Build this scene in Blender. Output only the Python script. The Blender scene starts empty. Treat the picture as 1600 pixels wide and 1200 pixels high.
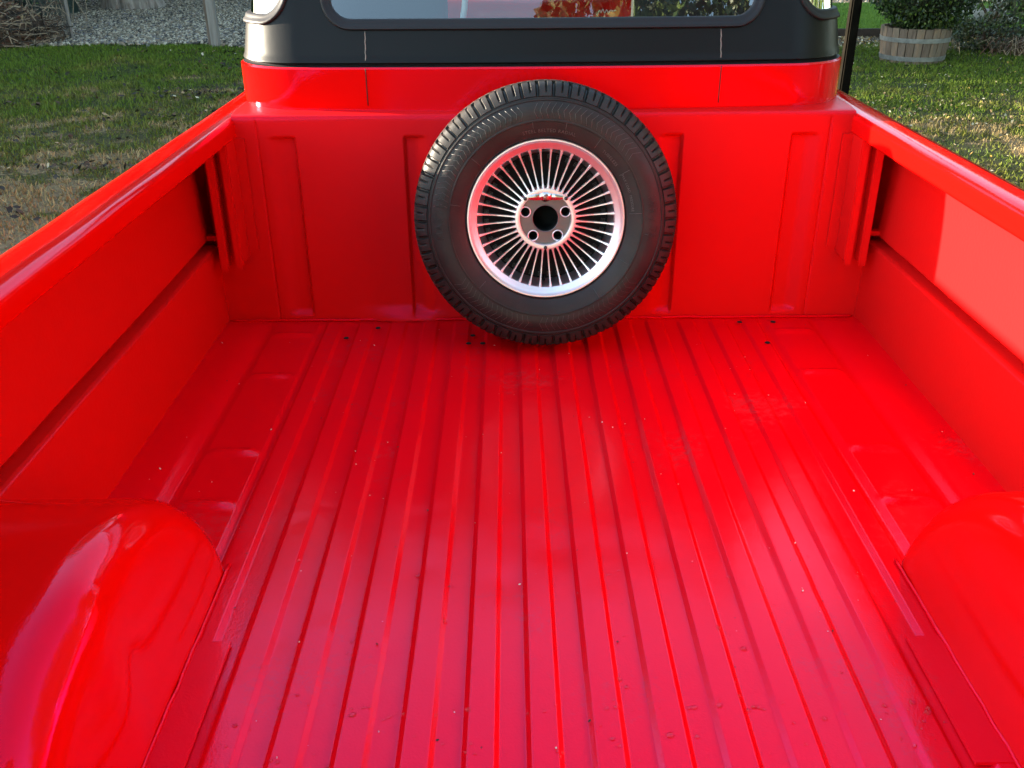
import bpy, bmesh, math, random
import numpy as np
from mathutils import Vector, Matrix, noise as mnoise
R = math.radians
rnd = random.Random(7)
nrng = np.random.default_rng(11)
scene = bpy.context.scene
C = scene.collection
ZB = 0.60          # height of the pickup bed floor above the lawn

# ------------------------------------------------------------------ camera
cam_d = bpy.data.cameras.new('camera')
cam = bpy.data.objects.new('camera', cam_d); C.objects.link(cam)
cam.location = (-0.0832, -2.3608, 0.9916 + ZB)
pi_, ya_, ro_ = 0.4674, -0.0001, -0.0082
Fv = Vector((math.sin(ya_)*math.cos(pi_), math.cos(ya_)*math.cos(pi_), -math.sin(pi_)))
Rv = Vector((math.cos(ya_), -math.sin(ya_), 0)); Uv = Rv.cross(Fv)
R2 = Rv*math.cos(ro_) + Uv*math.sin(ro_); U2 = -Rv*math.sin(ro_) + Uv*math.cos(ro_)
cam.matrix_world = Matrix(((R2.x, U2.x, -Fv.x, cam.location.x), (R2.y, U2.y, -Fv.y, cam.location.y),
                           (R2.z, U2.z, -Fv.z, cam.location.z), (0, 0, 0, 1)))
cam_d.sensor_width = 36; cam_d.lens = 36*1462.4/1600
cam_d.clip_start = 0.05; cam_d.clip_end = 600
scene.camera = cam

# ------------------------------------------------------------------ light
SUN_EL, SUN_AZ = R(10.0), R(-80.6)      # azimuth clockwise from +Y
world = bpy.data.worlds.new('World'); scene.world = world; world.use_nodes = True
wn = world.node_tree; wn.nodes.clear()
sky = wn.nodes.new('ShaderNodeTexSky'); sky.sky_type = 'NISHITA'; sky.sun_disc = False
sky.sun_elevation = SUN_EL; sky.sun_rotation = SUN_AZ; sky.air_density = 1.0; sky.dust_density = 0.5; sky.ozone_density = 1.3
bg = wn.nodes.new('ShaderNodeBackground'); bg.inputs[1].default_value = 0.15
wo = wn.nodes.new('ShaderNodeOutputWorld')
wn.links.new(sky.outputs[0], bg.inputs[0]); wn.links.new(bg.outputs[0], wo.inputs[0])
sl = bpy.data.lights.new('sun', 'SUN'); sl.energy = 5.0; sl.angle = R(0.8); sl.color = (1.0, 0.90, 0.80)
sun = bpy.data.objects.new('sun', sl); C.objects.link(sun)
sdir = Vector((math.sin(SUN_AZ)*math.cos(SUN_EL), math.cos(SUN_AZ)*math.cos(SUN_EL), math.sin(SUN_EL)))
sun.rotation_euler = sdir.to_track_quat('Z', 'Y').to_euler(); sun.location = (-20, 3, 12)
vs = scene.view_settings
vs.view_transform = 'Standard'; vs.look = 'None'; vs.gamma = 1; vs.use_curve_mapping = False; vs.exposure = 3.15
vs.use_white_balance = True; vs.white_balance_temperature = 7300; vs.white_balance_tint = 5

# ------------------------------------------------------------------ helpers
def mat(name, base, rough=0.5, metal=0.0, coat=0.0, coat_rough=0.05, var=0.0, vscale=8.0, bump=0.0, bscale=40.0,
        bump2=0.0, bscale2=5.0, spec=0.5, rvar=0.0, base2=None, trans=0.0, ior=1.45, stretch=None, tint=None):
    m = bpy.data.materials.new(name); m.use_nodes = True
    nt = m.node_tree; b = nt.nodes['Principled BSDF']
    b.inputs['Base Color'].default_value = (*base, 1); b.inputs['Roughness'].default_value = rough
    b.inputs['Metallic'].default_value = metal; b.inputs['Coat Weight'].default_value = coat
    b.inputs['Coat Roughness'].default_value = coat_rough; b.inputs['Specular IOR Level'].default_value = spec
    b.inputs['Transmission Weight'].default_value = trans; b.inputs['IOR'].default_value = ior
    if tint: b.inputs['Specular Tint'].default_value = (*tint, 1)
    tc = nt.nodes.new('ShaderNodeTexCoord'); src = tc.outputs['Object']
    if stretch:
        mp = nt.nodes.new('ShaderNodeMapping'); mp.inputs['Scale'].default_value = stretch
        nt.links.new(src, mp.inputs[0]); src = mp.outputs[0]
    if var > 0 or base2:
        n = nt.nodes.new('ShaderNodeTexNoise'); n.inputs['Scale'].default_value = vscale; n.inputs['Detail'].default_value = 6
        n.inputs['Roughness'].default_value = 0.65
        nt.links.new(src, n.inputs[0])
        r = nt.nodes.new('ShaderNodeValToRGB')
        c2 = base2 if base2 else tuple(min(1, c*(1+var)) for c in base)
        c1 = base if base2 else tuple(c*(1-var) for c in base)
        r.color_ramp.elements[0].position = 0.35; r.color_ramp.elements[1].position = 0.65
        r.color_ramp.elements[0].color = (*c1, 1); r.color_ramp.elements[1].color = (*c2, 1)
        nt.links.new(n.outputs['Fac'], r.inputs[0]); nt.links.new(r.outputs[0], b.inputs['Base Color'])
    last = None
    for st, sc in ((bump2, bscale2), (bump, bscale)):
        if st > 0:
            n = nt.nodes.new('ShaderNodeTexNoise'); n.inputs['Scale'].default_value = sc; n.inputs['Detail'].default_value = 3
            nt.links.new(src, n.inputs[0])
            bp = nt.nodes.new('ShaderNodeBump'); bp.inputs['Strength'].default_value = 1.0; bp.inputs['Distance'].default_value = st
            nt.links.new(n.outputs['Fac'], bp.inputs['Height'])
            if last: nt.links.new(last.outputs[0], bp.inputs['Normal'])
            last = bp
    if last:
        nt.links.new(last.outputs[0], b.inputs['Normal'])
        if coat > 0: nt.links.new(last.outputs[0], b.inputs['Coat Normal'])
    if rvar > 0:
        n = nt.nodes.new('ShaderNodeTexNoise'); n.inputs['Scale'].default_value = 7; n.inputs['Detail'].default_value = 5
        nt.links.new(src, n.inputs[0])
        mr = nt.nodes.new('ShaderNodeMapRange'); mr.inputs['From Min'].default_value = .3; mr.inputs['From Max'].default_value = .7
        mr.inputs['To Min'].default_value = max(0.02, rough-rvar); mr.inputs['To Max'].default_value = rough+rvar
        nt.links.new(n.outputs['Fac'], mr.inputs[0]); nt.links.new(mr.outputs[0], b.inputs['Roughness'])
    return m

def mesh_obj(name, verts, faces, m, parent=None, loc=(0, 0, 0), smooth=True, mats=None, fmat=None, auto=None):
    me = bpy.data.meshes.new(name); me.from_pydata([tuple(v) for v in verts], [], faces)
    for x in (mats or [m]): me.materials.append(x)
    if fmat is not None: me.polygons.foreach_set('material_index', fmat)
    me.polygons.foreach_set('use_smooth', [smooth]*len(me.polygons))
    if auto and hasattr(me, 'set_sharp_from_angle'): me.set_sharp_from_angle(angle=R(auto))
    me.update()
    o = bpy.data.objects.new(name, me); C.objects.link(o); o.location = loc
    if parent: o.parent = parent
    return o

def thing(name, label, cat, loc=(0, 0, 0), group=None):
    o = bpy.data.objects.new(name, None); C.objects.link(o); o.location = loc; o.empty_display_size = .1
    o['label'] = label; o['category'] = cat
    if group: o['group'] = group
    return o

def tag(o, label=None, cat=None, group=None, kind=None):
    if label: o['label'] = label
    if cat: o['category'] = cat
    if group: o['group'] = group
    if kind: o['kind'] = kind
    return o

class MB:
    def __init__(s): s.v = []; s.f = []; s.mi = []
    def add(s, v, f, mi=0):
        n = len(s.v); s.v += [tuple(p) for p in v]; s.f += [tuple(i+n for i in q) for q in f]; s.mi += [mi]*len(f)
    def box(s, lo, hi, mi=0, M=None):
        x0, y0, z0 = lo; x1, y1, z1 = hi
        v = [Vector(p) for p in ((x0,y0,z0),(x1,y0,z0),(x1,y1,z0),(x0,y1,z0),(x0,y0,z1),(x1,y0,z1),(x1,y1,z1),(x0,y1,z1))]
        if M: v = [M@p for p in v]
        s.add(v, [(0,3,2,1),(4,5,6,7),(0,1,5,4),(1,2,6,5),(2,3,7,6),(3,0,4,7)], mi)
    def tube(s, pts, r, n=8, closed=False, mi=0, cap=True):
        pts = [Vector(p) for p in pts]; N = len(pts); rr = r if isinstance(r, (list, tuple)) else [r]*N
        rings = []; prev = None
        for i, p in enumerate(pts):
            a = pts[i-1] if (i > 0 or closed) else p; b = pts[(i+1) % N] if (i < N-1 or closed) else p
            t = (b-a).normalized()
            if prev is None:
                u = t.orthogonal().normalized()
            else:
                u = (prev - t*prev.dot(t)).normalized()
            prev = u; w = t.cross(u)
            rings.append([p + (u*math.cos(k*2*math.pi/n) + w*math.sin(k*2*math.pi/n))*rr[i] for k in range(n)])
        f = []
        for i in range(N if closed else N-1):
            j = (i+1) % N
            for k in range(n): f.append((i*n+k, i*n+(k+1) % n, j*n+(k+1) % n, j*n+k))
        if cap and not closed: f.append(tuple(range(n))[::-1]); f.append(tuple((N-1)*n+k for k in range(n)))
        s.add([q for ring in rings for q in ring], f, mi)
    def lathe(s, prof, n=48, mi=0, closed=False, ax=None):
        # prof list of (r, w): revolve around local Y axis (w along -Y)
        P = len(prof); v = []
        for i in range(n):
            a = 2*math.pi*i/n
            for r, w in prof: v.append((r*math.cos(a), -w, r*math.sin(a)))
        f = []
        for i in range(n):
            j = (i+1) % n
            for k in range(P if closed else P-1):
                l = (k+1) % P
                f.append((i*P+k, i*P+l, j*P+l, j*P+k))
        s.add(v, f, mi)
    def build(s, name, m, parent=None, loc=(0, 0, 0), smooth=False, auto=None, mats=None):
        return mesh_obj(name, s.v, s.f, m, parent, loc, smooth, mats, s.mi if mats else None, auto)

def grid_faces(nu, nv, keep=None, flip=False):
    f = []
    for i in range(nu-1):
        for j in range(nv-1):
            if keep is None or keep(i, j):
                q = (i*nv+j, i*nv+j+1, (i+1)*nv+j+1, (i+1)*nv+j)
                f.append(q[::-1] if flip else q)
    return f

def rounded_poly(pts, rads, n=5):
    """open 2D polyline with rounded interior corners"""
    out = [Vector(pts[0])]
    for i in range(1, len(pts)-1):
        p = Vector(pts[i]); a = Vector(pts[i-1]); b = Vector(pts[i+1]); r = rads[i]
        if r <= 0: out.append(p); continue
        d1 = (a-p).normalized(); d2 = (b-p).normalized()
        r = min(r, (a-p).length*.45, (b-p).length*.45)
        for k in range(n+1):
            t = k/n
            out.append((p+d1*r)*(1-t)**2 + p*2*t*(1-t) + (p+d2*r)*t*t)
    out.append(Vector(pts[-1])); return out

# ------------------------------------------------------------------ materials
RED = (0.70, 0.0030, 0.0040)
PINK = (1.0, .16, .82)     # specular tint: colours the sky reflections in the red paint magenta
M_red = mat('red_paint', RED, rough=.05, spec=.5, tint=PINK, bump=.00014, bscale=150, bump2=.0012, bscale2=4)
M_floor = mat('red_bed_paint', (0.72, 0.0020, 0.0080), rough=.125, spec=.50, tint=PINK, bump=.00024, bscale=260, bump2=.0013, bscale2=7, rvar=.04)
# reflections turned down towards the cab end to hide the wheel's: rougher, less specular
nt = M_floor.node_tree; bs = nt.nodes['Principled BSDF']; geo = nt.nodes.new('ShaderNodeNewGeometry'); sp_ = nt.nodes.new('ShaderNodeSeparateXYZ')
nt.links.new(geo.outputs['Position'], sp_.inputs[0]); mr = nt.nodes.new('ShaderNodeMapRange'); mr.interpolation_type = 'SMOOTHSTEP'
mr.inputs['From Min'].default_value = -1.30; mr.inputs['From Max'].default_value = -.10; mr.inputs['To Min'].default_value = 0; mr.inputs['To Max'].default_value = .085
nt.links.new(sp_.outputs['Y'], mr.inputs[0]); ad = nt.nodes.new('ShaderNodeMath'); ad.operation = 'ADD'
nt.links.new(bs.inputs['Roughness'].links[0].from_socket, ad.inputs[0]); nt.links.new(mr.outputs[0], ad.inputs[1]); nt.links.new(ad.outputs[0], bs.inputs['Roughness'])
mr2 = nt.nodes.new('ShaderNodeMapRange'); mr2.interpolation_type = 'SMOOTHSTEP'; mr2.inputs['From Min'].default_value = -1.35; mr2.inputs['From Max'].default_value = -.45
mr2.inputs['To Min'].default_value = .56; mr2.inputs['To Max'].default_value = .16; nt.links.new(sp_.outputs['Y'], mr2.inputs[0]); nt.links.new(mr2.outputs[0], bs.inputs['Specular IOR Level'])
# faint scuffs and dust freckles
n1 = nt.nodes.new('ShaderNodeTexNoise'); n1.inputs['Scale'].default_value = 55; n1.inputs['Detail'].default_value = 8; n1.inputs['Roughness'].default_value = .8
n2_ = nt.nodes.new('ShaderNodeTexNoise'); n2_.inputs['Scale'].default_value = 3.5; n2_.inputs['Detail'].default_value = 3
mu = nt.nodes.new('ShaderNodeMath'); mu.operation = 'MULTIPLY'; nt.links.new(n1.outputs['Fac'], mu.inputs[0]); nt.links.new(n2_.outputs['Fac'], mu.inputs[1])
cr = nt.nodes.new('ShaderNodeValToRGB'); cr.color_ramp.elements[0].position = .31; cr.color_ramp.elements[1].position = .42
cr.color_ramp.elements[0].color = (0.72, .0020, .0080, 1); cr.color_ramp.elements[1].color = (.60, .014, .022, 1)
nt.links.new(mu.outputs[0], cr.inputs[0]); nt.links.new(cr.outputs[0], bs.inputs['Base Color'])
for nn_ in (n1, n2_): nt.links.new(geo.outputs['Position'], nn_.inputs[0])
M_wall = mat('red_satin_paint', (.63, .0075, .0085), rough=.32, spec=.28, tint=PINK, bump=.0002, bscale=120, bump2=.001, bscale2=4)
M_black = mat('black_satin_paint', (.0065, .006, .006), rough=.38, spec=.2, bump=.0003, bscale=30, bump2=.001, bscale2=3)
M_seal = mat('black_rubber_seal', (.016, .014, .016), rough=.5, spec=.25, bump=.0003, bscale=90)
M_dark = mat('dark_cavity', (.10, .003, .004), rough=.8)
M_seam = mat('dark_seam', (.05, .0, .0), rough=.6)
M_pale = mat('pale_seam_filler', (.20, .16, .14), rough=.5)
M_tyre = mat('tyre_rubber', (.011, .0095, .0095), rough=.48, spec=.4, bump=.0006, bscale=60, base2=(.024, .019, .0165), vscale=11, rvar=.1)
M_tyre_line = mat('tyre_moulding', (.075, .070, .068), rough=.5)
M_alu = mat('machined_aluminium', (.88, .80, .82), rough=.40, metal=1.0, bump=.0001, bscale=300)
M_spoke = mat('spoke_aluminium', (.90, .83, .85), rough=.40, metal=1.0)
M_hub = mat('cast_hub_grey', (.17, .145, .145), rough=.42, metal=.85, bump=.0006, bscale=120)
M_blackm = mat('black_wheel_paint', (.0025, .0025, .0025), rough=.55, spec=.15)
M_tab = mat('grey_slot_metal', (.05, .05, .055), rough=.35, metal=.8)
M_bore = mat('black_bore', (.002, .002, .002), rough=.9)

def glass_mat(name, tint=(.9, .93, .92), ior=1.5):
    m = bpy.data.materials.new(name); m.use_nodes = True; nt = m.node_tree; nt.nodes.clear()
    o = nt.nodes.new('ShaderNodeOutputMaterial'); mx = nt.nodes.new('ShaderNodeMixShader')
    tr = nt.nodes.new('ShaderNodeBsdfTransparent'); tr.inputs[0].default_value = (*tint, 1)
    gl = nt.nodes.new('ShaderNodeBsdfGlossy'); gl.inputs['Roughness'].default_value = .005
    fr = nt.nodes.new('ShaderNodeFresnel'); fr.inputs[0].default_value = ior
    nt.links.new(fr.outputs[0], mx.inputs[0]); nt.links.new(tr.outputs[0], mx.inputs[1]); nt.links.new(gl.outputs[0], mx.inputs[2])
    nt.links.new(mx.outputs[0], o.inputs[0]); return m
M_glass = glass_mat('window_glass', (.72, .76, .75), 2.3)

# ================================================================== GROUND
def ground_noise_nodes(nt, x=0):
    geo = nt.nodes.new('ShaderNodeNewGeometry')
    return geo.outputs['Position']
def grass_material(name, cols, is_ground=False):
    """colour from world position: green patches, worn straw patches, dark earth"""
    m = bpy.data.materials.new(name); m.use_nodes = True; nt = m.node_tree; b = nt.nodes['Principled BSDF']
    b.inputs['Roughness'].default_value = .75 if not is_ground else .95; b.inputs['Specular IOR Level'].default_value = .25
    geo = nt.nodes.new('ShaderNodeNewGeometry')
    mp = nt.nodes.new('ShaderNodeMapping'); mp.inputs['Scale'].default_value = (1, 1, 0)
    nt.links.new(geo.outputs['Position'], mp.inputs[0])
    sep = nt.nodes.new('ShaderNodeSeparateXYZ'); nt.links.new(mp.outputs[0], sep.inputs[0])
    def nz(scale, det=4, rgh=.6):
        n = nt.nodes.new('ShaderNodeTexNoise'); n.inputs['Scale'].default_value = scale; n.inputs['Detail'].default_value = det
        n.inputs['Roughness'].default_value = rgh; nt.links.new(mp.outputs[0], n.inputs[0]); return n.outputs['Fac']
    def mth(op, a, c=None, clamp=False):
        n = nt.nodes.new('ShaderNodeMath'); n.operation = op; n.use_clamp = clamp
        for i, q in enumerate((a, c)):
            if q is None: continue
            if isinstance(q, (int, float)): n.inputs[i].default_value = q
            else: nt.links.new(q, n.inputs[i])
        return n.outputs[0]
    big = nz(.9, 3); mid = nz(3.2, 4); fine = nz(26, 3)
    # wear: stronger on the near side (towards -Y)
    g = nt.nodes.new('ShaderNodeMapRange'); g.inputs['From Min'].default_value = 10.0; g.inputs['From Max'].default_value = 2.6
    g.inputs['To Min'].default_value = -.30; g.inputs['To Max'].default_value = .42; nt.links.new(sep.outputs['Y'], g.inputs[0])
    side = nt.nodes.new('ShaderNodeMapRange'); side.inputs['From Min'].default_value = -.5; side.inputs['From Max'].default_value = 2.0
    side.inputs['To Min'].default_value = 0; side.inputs['To Max'].default_value = -.16; nt.links.new(sep.outputs['X'], side.inputs[0])
    s = mth('ADD', mth('MULTIPLY', mth('SUBTRACT', big, .22), 1.6), mth('MULTIPLY', mth('SUBTRACT', mid, .2), 1.4))
    s = mth('ADD', s, g.outputs[0]); s = mth('ADD', s, side.outputs[0]); s = mth('ADD', s, mth('MULTIPLY', fine, .25))
    r = nt.nodes.new('ShaderNodeValToRGB'); e = r.color_ramp.elements
    e[0].position = .60; e[0].color = (*cols[0], 1); e[1].position = 1.0; e[1].color = (*cols[1], 1)
    x = e.new(1.0); x.position = .86; x.color = (*cols[1], 1)
    r.color_ramp.elements[2].color = (*cols[2], 1)
    # ramp input is clamped to 0..1, shift
    nt.links.new(mth('SUBTRACT', s, .22), r.inputs[0])
    hs = nt.nodes.new('ShaderNodeHueSaturation')
    oi = nt.nodes.new('ShaderNodeAttribute'); oi.attribute_name = 'rnd'
    if not is_ground:
        vv = nt.nodes.new('ShaderNodeMapRange'); vv.inputs['To Min'].default_value = .55; vv.inputs['To Max'].default_value = 1.6
        nt.links.new(oi.outputs['Fac'], vv.inputs[0]); nt.links.new(vv.outputs[0], hs.inputs['Value'])
    else:
        vv = nt.nodes.new('ShaderNodeMapRange'); vv.inputs['From Min'].default_value = .35; vv.inputs['From Max'].default_value = .65
        vv.inputs['To Min'].default_value = .55; vv.inputs['To Max'].default_value = 1.25
        nt.links.new(fine, vv.inputs[0]); nt.links.new(vv.outputs[0], hs.inputs['Value'])
    nt.links.new(r.outputs[0], hs.inputs['Color']); nt.links.new(hs.outputs[0], b.inputs['Base Color'])
    if is_ground:
        bp = nt.nodes.new('ShaderNodeBump'); bp.inputs['Distance'].default_value = .03; bp.inputs['Strength'].default_value = .8
        nt.links.new(fine, bp.inputs['Height']); nt.links.new(bp.outputs[0], b.inputs['Normal'])
    return m
M_lawn = grass_material('lawn_soil', [(.026, .032, .006), (.060, .048, .016), (.150, .105, .055)], True)
M_blade = grass_material('grass_blades', [(.070, .108, .008), (.125, .122, .022), (.25, .180, .080)])
M_bladelit = mat('far_lawn_blades', (.10, .20, .02), rough=.7, base2=(.16, .26, .03), vscale=2)  # lit copy of the grass: sunlight on the far lawn put into the colour

def gheight(x, y):
    return .025*mnoise.noise(Vector((x*.45, y*.45, 0))) + .010*mnoise.noise(Vector((x*2.1, y*2.1, 3)))
# near lawn as a fine undulating sheet inside the big base sheet
nx, ny = 150, 150
xs = np.linspace(-16, 14, nx); ys = np.linspace(-7, 23, ny)
def edge_fade(x, y):
    d = min(x+16, 14-x, y+7, 23-y); return max(0, min(1, d/1.5))
gv = [(x, y, (gheight(x, y)+.03)*edge_fade(x, y)) for x in xs for y in ys]
o = mesh_obj('lawn', gv, grid_faces(nx, ny, flip=True), M_lawn); tag(o, kind='structure', label='green and straw coloured worn lawn around the red truck')
M_base = mat('far_ground', (.05, .065, .025), rough=.95, base2=(.09, .085, .04), vscale=.5, bump=.03, bscale=6)
tag(mesh_obj('ground', [(-300,-300,-.02),(300,-300,-.02),(300,300,-.02),(-300,300,-.02)], [(0,1,2,3)], M_base), kind='structure')

# gravel sheet (left, behind the lawn): irregular front edge
def gravel_edge(x):
    return 10.95 + .05*(x+5.2)*-1.2*(1 if x > -5.2 else .2) + .16*math.sin(x*1.3+.6) + .09*math.sin(x*4.1) - max(0, (x+5.0))*.28
gx = np.linspace(-15, -.5, 120); gy_n = 60
M_gravel_base = mat('gravel_bed', (.06, .052, .046), rough=.95, base2=(.20, .175, .15), vscale=40, bump=.02, bscale=45)
v = []
for x in gx:
    e0 = gravel_edge(x)
    for k in range(gy_n):
        y = e0 + (22.5-e0)*(k/(gy_n-1))**1.3
        v.append((x, y, gheight(x, y)+.034 + .008))
tag(mesh_obj('gravel_yard', v, grid_faces(len(gx), gy_n, flip=True), M_gravel_base), kind='structure', label='grey gravel yard behind the lawn on the left')

def scatter(name, P, sizes, mats_, verts0, faces0, mi, yaw=None, tilt=.5, label=None, flat=1.0, kind='stuff', rndattr=False, parent=None):
    """P (n,3) positions; small copies of a base shape joined to one mesh"""
    n = len(P); V0 = np.array(verts0, float); k = len(V0)
    yaw = nrng.uniform(0, 2*np.pi, n) if yaw is None else yaw
    tx = nrng.normal(0, tilt, n); ty = nrng.normal(0, tilt, n)
    V = np.repeat(V0[None], n, 0)*np.asarray(sizes)[:, None, None]
    V[:, :, 2] *= flat
    c, s_ = np.cos(tx)[:, None], np.sin(tx)[:, None]
    y_, z_ = V[:, :, 1]*c - V[:, :, 2]*s_, V[:, :, 1]*s_ + V[:, :, 2]*c; V[:, :, 1] = y_; V[:, :, 2] = z_
    c, s_ = np.cos(ty)[:, None], np.sin(ty)[:, None]
    x_, z_ = V[:, :, 0]*c + V[:, :, 2]*s_, -V[:, :, 0]*s_ + V[:, :, 2]*c; V[:, :, 0] = x_; V[:, :, 2] = z_
    c, s_ = np.cos(yaw)[:, None], np.sin(yaw)[:, None]
    x_, y_ = V[:, :, 0]*c - V[:, :, 1]*s_, V[:, :, 0]*s_ + V[:, :, 1]*c; V[:, :, 0] = x_; V[:, :, 1] = y_
    V += np.asarray(P)[:, None, :]
    V = V.reshape(-1, 3)
    F0 = np.array(faces0); fl = F0.shape[1]
    F = (F0[None] + (np.arange(n)*k)[:, None, None]).reshape(-1, fl)
    me = bpy.data.meshes.new(name)
    me.vertices.add(len(V)); me.vertices.foreach_set('co', V.ravel())
    me.loops.add(F.size); me.loops.foreach_set('vertex_index', F.ravel().astype(np.int32))
    me.polygons.add(len(F)); me.polygons.foreach_set('loop_start', np.arange(0, F.size, fl, dtype=np.int32))
    me.polygons.foreach_set('loop_total', np.full(len(F), fl, dtype=np.int32))
    for m_ in mats_: me.materials.append(m_)
    me.polygons.foreach_set('material_index', np.repeat(np.asarray(mi, dtype=np.int32), len(F0)))
    if rndattr:
        at = me.attributes.new('rnd', 'FLOAT', 'POINT'); at.data.foreach_set('value', np.repeat(nrng.uniform(0, 1, n), k).astype(np.float32))
    me.update(calc_edges=True)
    o = bpy.data.objects.new(name, me); C.objects.link(o)
    if parent: o.parent = parent
    if kind: o['kind'] = kind
    if label: o['label'] = label
    return o

def gz(P):
    return np.array([gheight(x, y)+.03 for x, y in P])

# ---- grass blades, only where the picture can see ground
BL = [(-.11, 0, 0), (.11, 0, 0), (.07, .10, .55), (-.07, .10, .55), (0, .32, 1.0)]
BLF3 = [(0, 1, 2), (0, 2, 3), (3, 2, 4)]
def near_pts(n, x0, x1, y0, y1, test):
    out = []; tot = 0
    while tot < n:
        p = np.column_stack([nrng.uniform(x0, x1, n), nrng.uniform(y0, y1, n)])
        p = p[test(p[:, 0], p[:, 1])]; out.append(p); tot += len(p)
    return np.vstack(out)[:n]
CX, CY = -.083, -2.36
def in_view_left(x, y):
    d = y-CY
    return (x-CX < -.06*d) & (x-CX > -.66*d - .6) & (y < 10.9)
def in_view_right(x, y):
    d = y-CY
    return (x-CX > .03*d) & (x-CX < .66*d + .6)
PL = near_pts(150000, -9, -.4, 0.6, 11.1, in_view_left)
ge = np.array([gravel_edge(x) for x in PL[:, 0]])
PL = PL[PL[:, 1] < ge + nrng.uniform(-.25, .12, len(PL))]
PRr = near_pts(125000, .3, 8.5, 1.2, 10.4, in_view_right)
Pg = np.vstack([PL, PRr]); z = gz(Pg)
dn = np.array([mnoise.noise(Vector((x*1.7, y*1.7, 8))) for x, y in Pg])
keep = nrng.uniform(-.9, .5, len(Pg)) < dn + .35
Pg = Pg[keep]; z = z[keep]; dn = dn[keep]
far = np.clip((Pg[:, 1]-2)/9, 0, 1)
sz = (nrng.uniform(.020, .045, len(Pg))*(1+.35*dn))*(.9+.35*far)
scatter('grass', np.column_stack([Pg, z-.003]), sz, [M_blade], BL, BLF3, np.zeros(len(Pg)), tilt=.45,
        label='short blades of lawn grass, patchy and partly dried', rndattr=True)
# dead leaves and crumbs of earth on the lawn
LEAF = [(-.5, 0, 0), (-.15, -.3, .06), (.4, -.22, .02), (.55, .05, .12), (.1, .32, .05), (0, 0, -.04)]
LEAFF = [(5, 0, 1), (5, 1, 2), (5, 2, 3), (5, 3, 4), (5, 4, 0)]
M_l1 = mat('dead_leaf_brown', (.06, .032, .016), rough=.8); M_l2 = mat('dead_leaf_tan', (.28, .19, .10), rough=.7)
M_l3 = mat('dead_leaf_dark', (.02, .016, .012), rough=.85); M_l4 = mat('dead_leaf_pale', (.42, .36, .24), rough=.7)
M_l5 = mat('dead_leaf_yellow', (.38, .22, .05), rough=.7)
a = near_pts(800, -7.5, -.8, 1.5, 10.6, in_view_left)
cl = []
for cx_, cy_, n_, s_ in ((-2.9, 6.9, 200, .30), (-2.3, 5.9, 220, .26), (-3.6, 4.9, 40, .3), (-3.0, 4.1, 70, .22), (-4.7, 6.6, 40, .25), (-5.6, 6.2, 25, .15),
                     (-4.5, 4.6, 18, .10), (-2.5, 2.9, 26, .14), (-3.1, 3.0, 18, .10), (-3.9, 9.9, 60, .3), (-3.2, 8.8, 60, .35)):
    cl.append(np.column_stack([nrng.normal(cx_, s_*1.7, n_), nrng.normal(cy_, s_*.55, n_)]))
a = np.vstack([a[:260]] + cl)
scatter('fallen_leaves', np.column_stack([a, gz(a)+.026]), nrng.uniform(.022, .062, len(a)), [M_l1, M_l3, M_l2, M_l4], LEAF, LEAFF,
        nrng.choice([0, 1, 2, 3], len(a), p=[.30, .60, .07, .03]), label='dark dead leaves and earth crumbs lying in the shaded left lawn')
b = near_pts(2300, .8, 7.5, 1.5, 10, in_view_right)
b2 = np.column_stack([nrng.normal(3.6, 1.0, 700), nrng.normal(5.6, .45, 700)])
b = np.vstack([b, b2])
scatter('fallen_leaves', np.column_stack([b, gz(b)+.018]), nrng.uniform(.010, .034, len(b)), [M_l1, M_l2, M_l4, M_l5], LEAF, LEAFF,
        nrng.choice([0, 1, 2, 3], len(b), p=[.3, .4, .17, .13]), label='small tan leaves and seeds strewn over the right lawn')
# leaf litter strip behind the barrel and raised bright lawn with its timber edging
b = np.column_stack([nrng.uniform(-.3, 9, 7200), nrng.uniform(9.85, 11.05, 7200)])
M_litter = mat('litter_soil', (.05, .035, .022), rough=.95, base2=(.14, .10, .06), vscale=30, bump=.01, bscale=60)
v = []
lx = np.linspace(-.4, 11, 70)
for x in lx:
    for k in range(10):
        y = 9.85 + .12*math.sin(x*2.3) + .05*math.sin(x*7) + (11.12-9.85)*k/9 if k < 9 else 11.12
        v.append((x, y, gheight(x, y)+.036))
tag(mesh_obj('leaf_litter_border', v, grid_faces(len(lx), 10, flip=True), M_litter), kind='structure')
scatter('leaf_litter', np.column_stack([b, gz(b)+nrng.uniform(.008, .03, len(b))]), nrng.uniform(.018, .05, len(b)), [M_l1, M_l2, M_l4, M_l5], LEAF, LEAFF,
        nrng.choice([0, 1, 2, 3], len(b), p=[.3, .36, .2, .14]), tilt=.5, label='strip of tan and brown leaf litter in front of the raised bright lawn')
ed = thing('lawn_edging', 'low dark timber edging between the leaf litter and the bright raised lawn', 'edging', (5, 11.15, 0))
M_edge = mat('dark_wet_timber', (.030, .018, .013), rough=.8, var=.4, vscale=20, bump=.004, bscale=30)
x = -5.35
while x < 6:
    mb = MB(); L = 2.1; mb.box((x, -.035, -.05), (x+L-.012, .035, .135+rnd.uniform(-.01, .01))); x += L
    mb.build('edging_board', M_edge, ed)
M_lawn2 = mat('raised_lawn_soil', (.06, .12, .015), rough=.9, base2=(.10, .17, .02), vscale=3, bump=.02, bscale=40)  # brighter green than the near lawn, sunlight put into the colour
tag(mesh_obj('raised_lawn', [(-.35,11.18,.11),(11,11.18,.11),(11,15.2,.13),(-.35,15.2,.13),(-.35,11.18,-.1),(11,11.18,-.1)], [(0,1,2,3),(4,5,1,0)], M_lawn2), kind='structure')
b = np.column_stack([nrng.uniform(-.3, 8.5, 60000), nrng.uniform(11.2, 15.1, 60000)])
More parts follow.
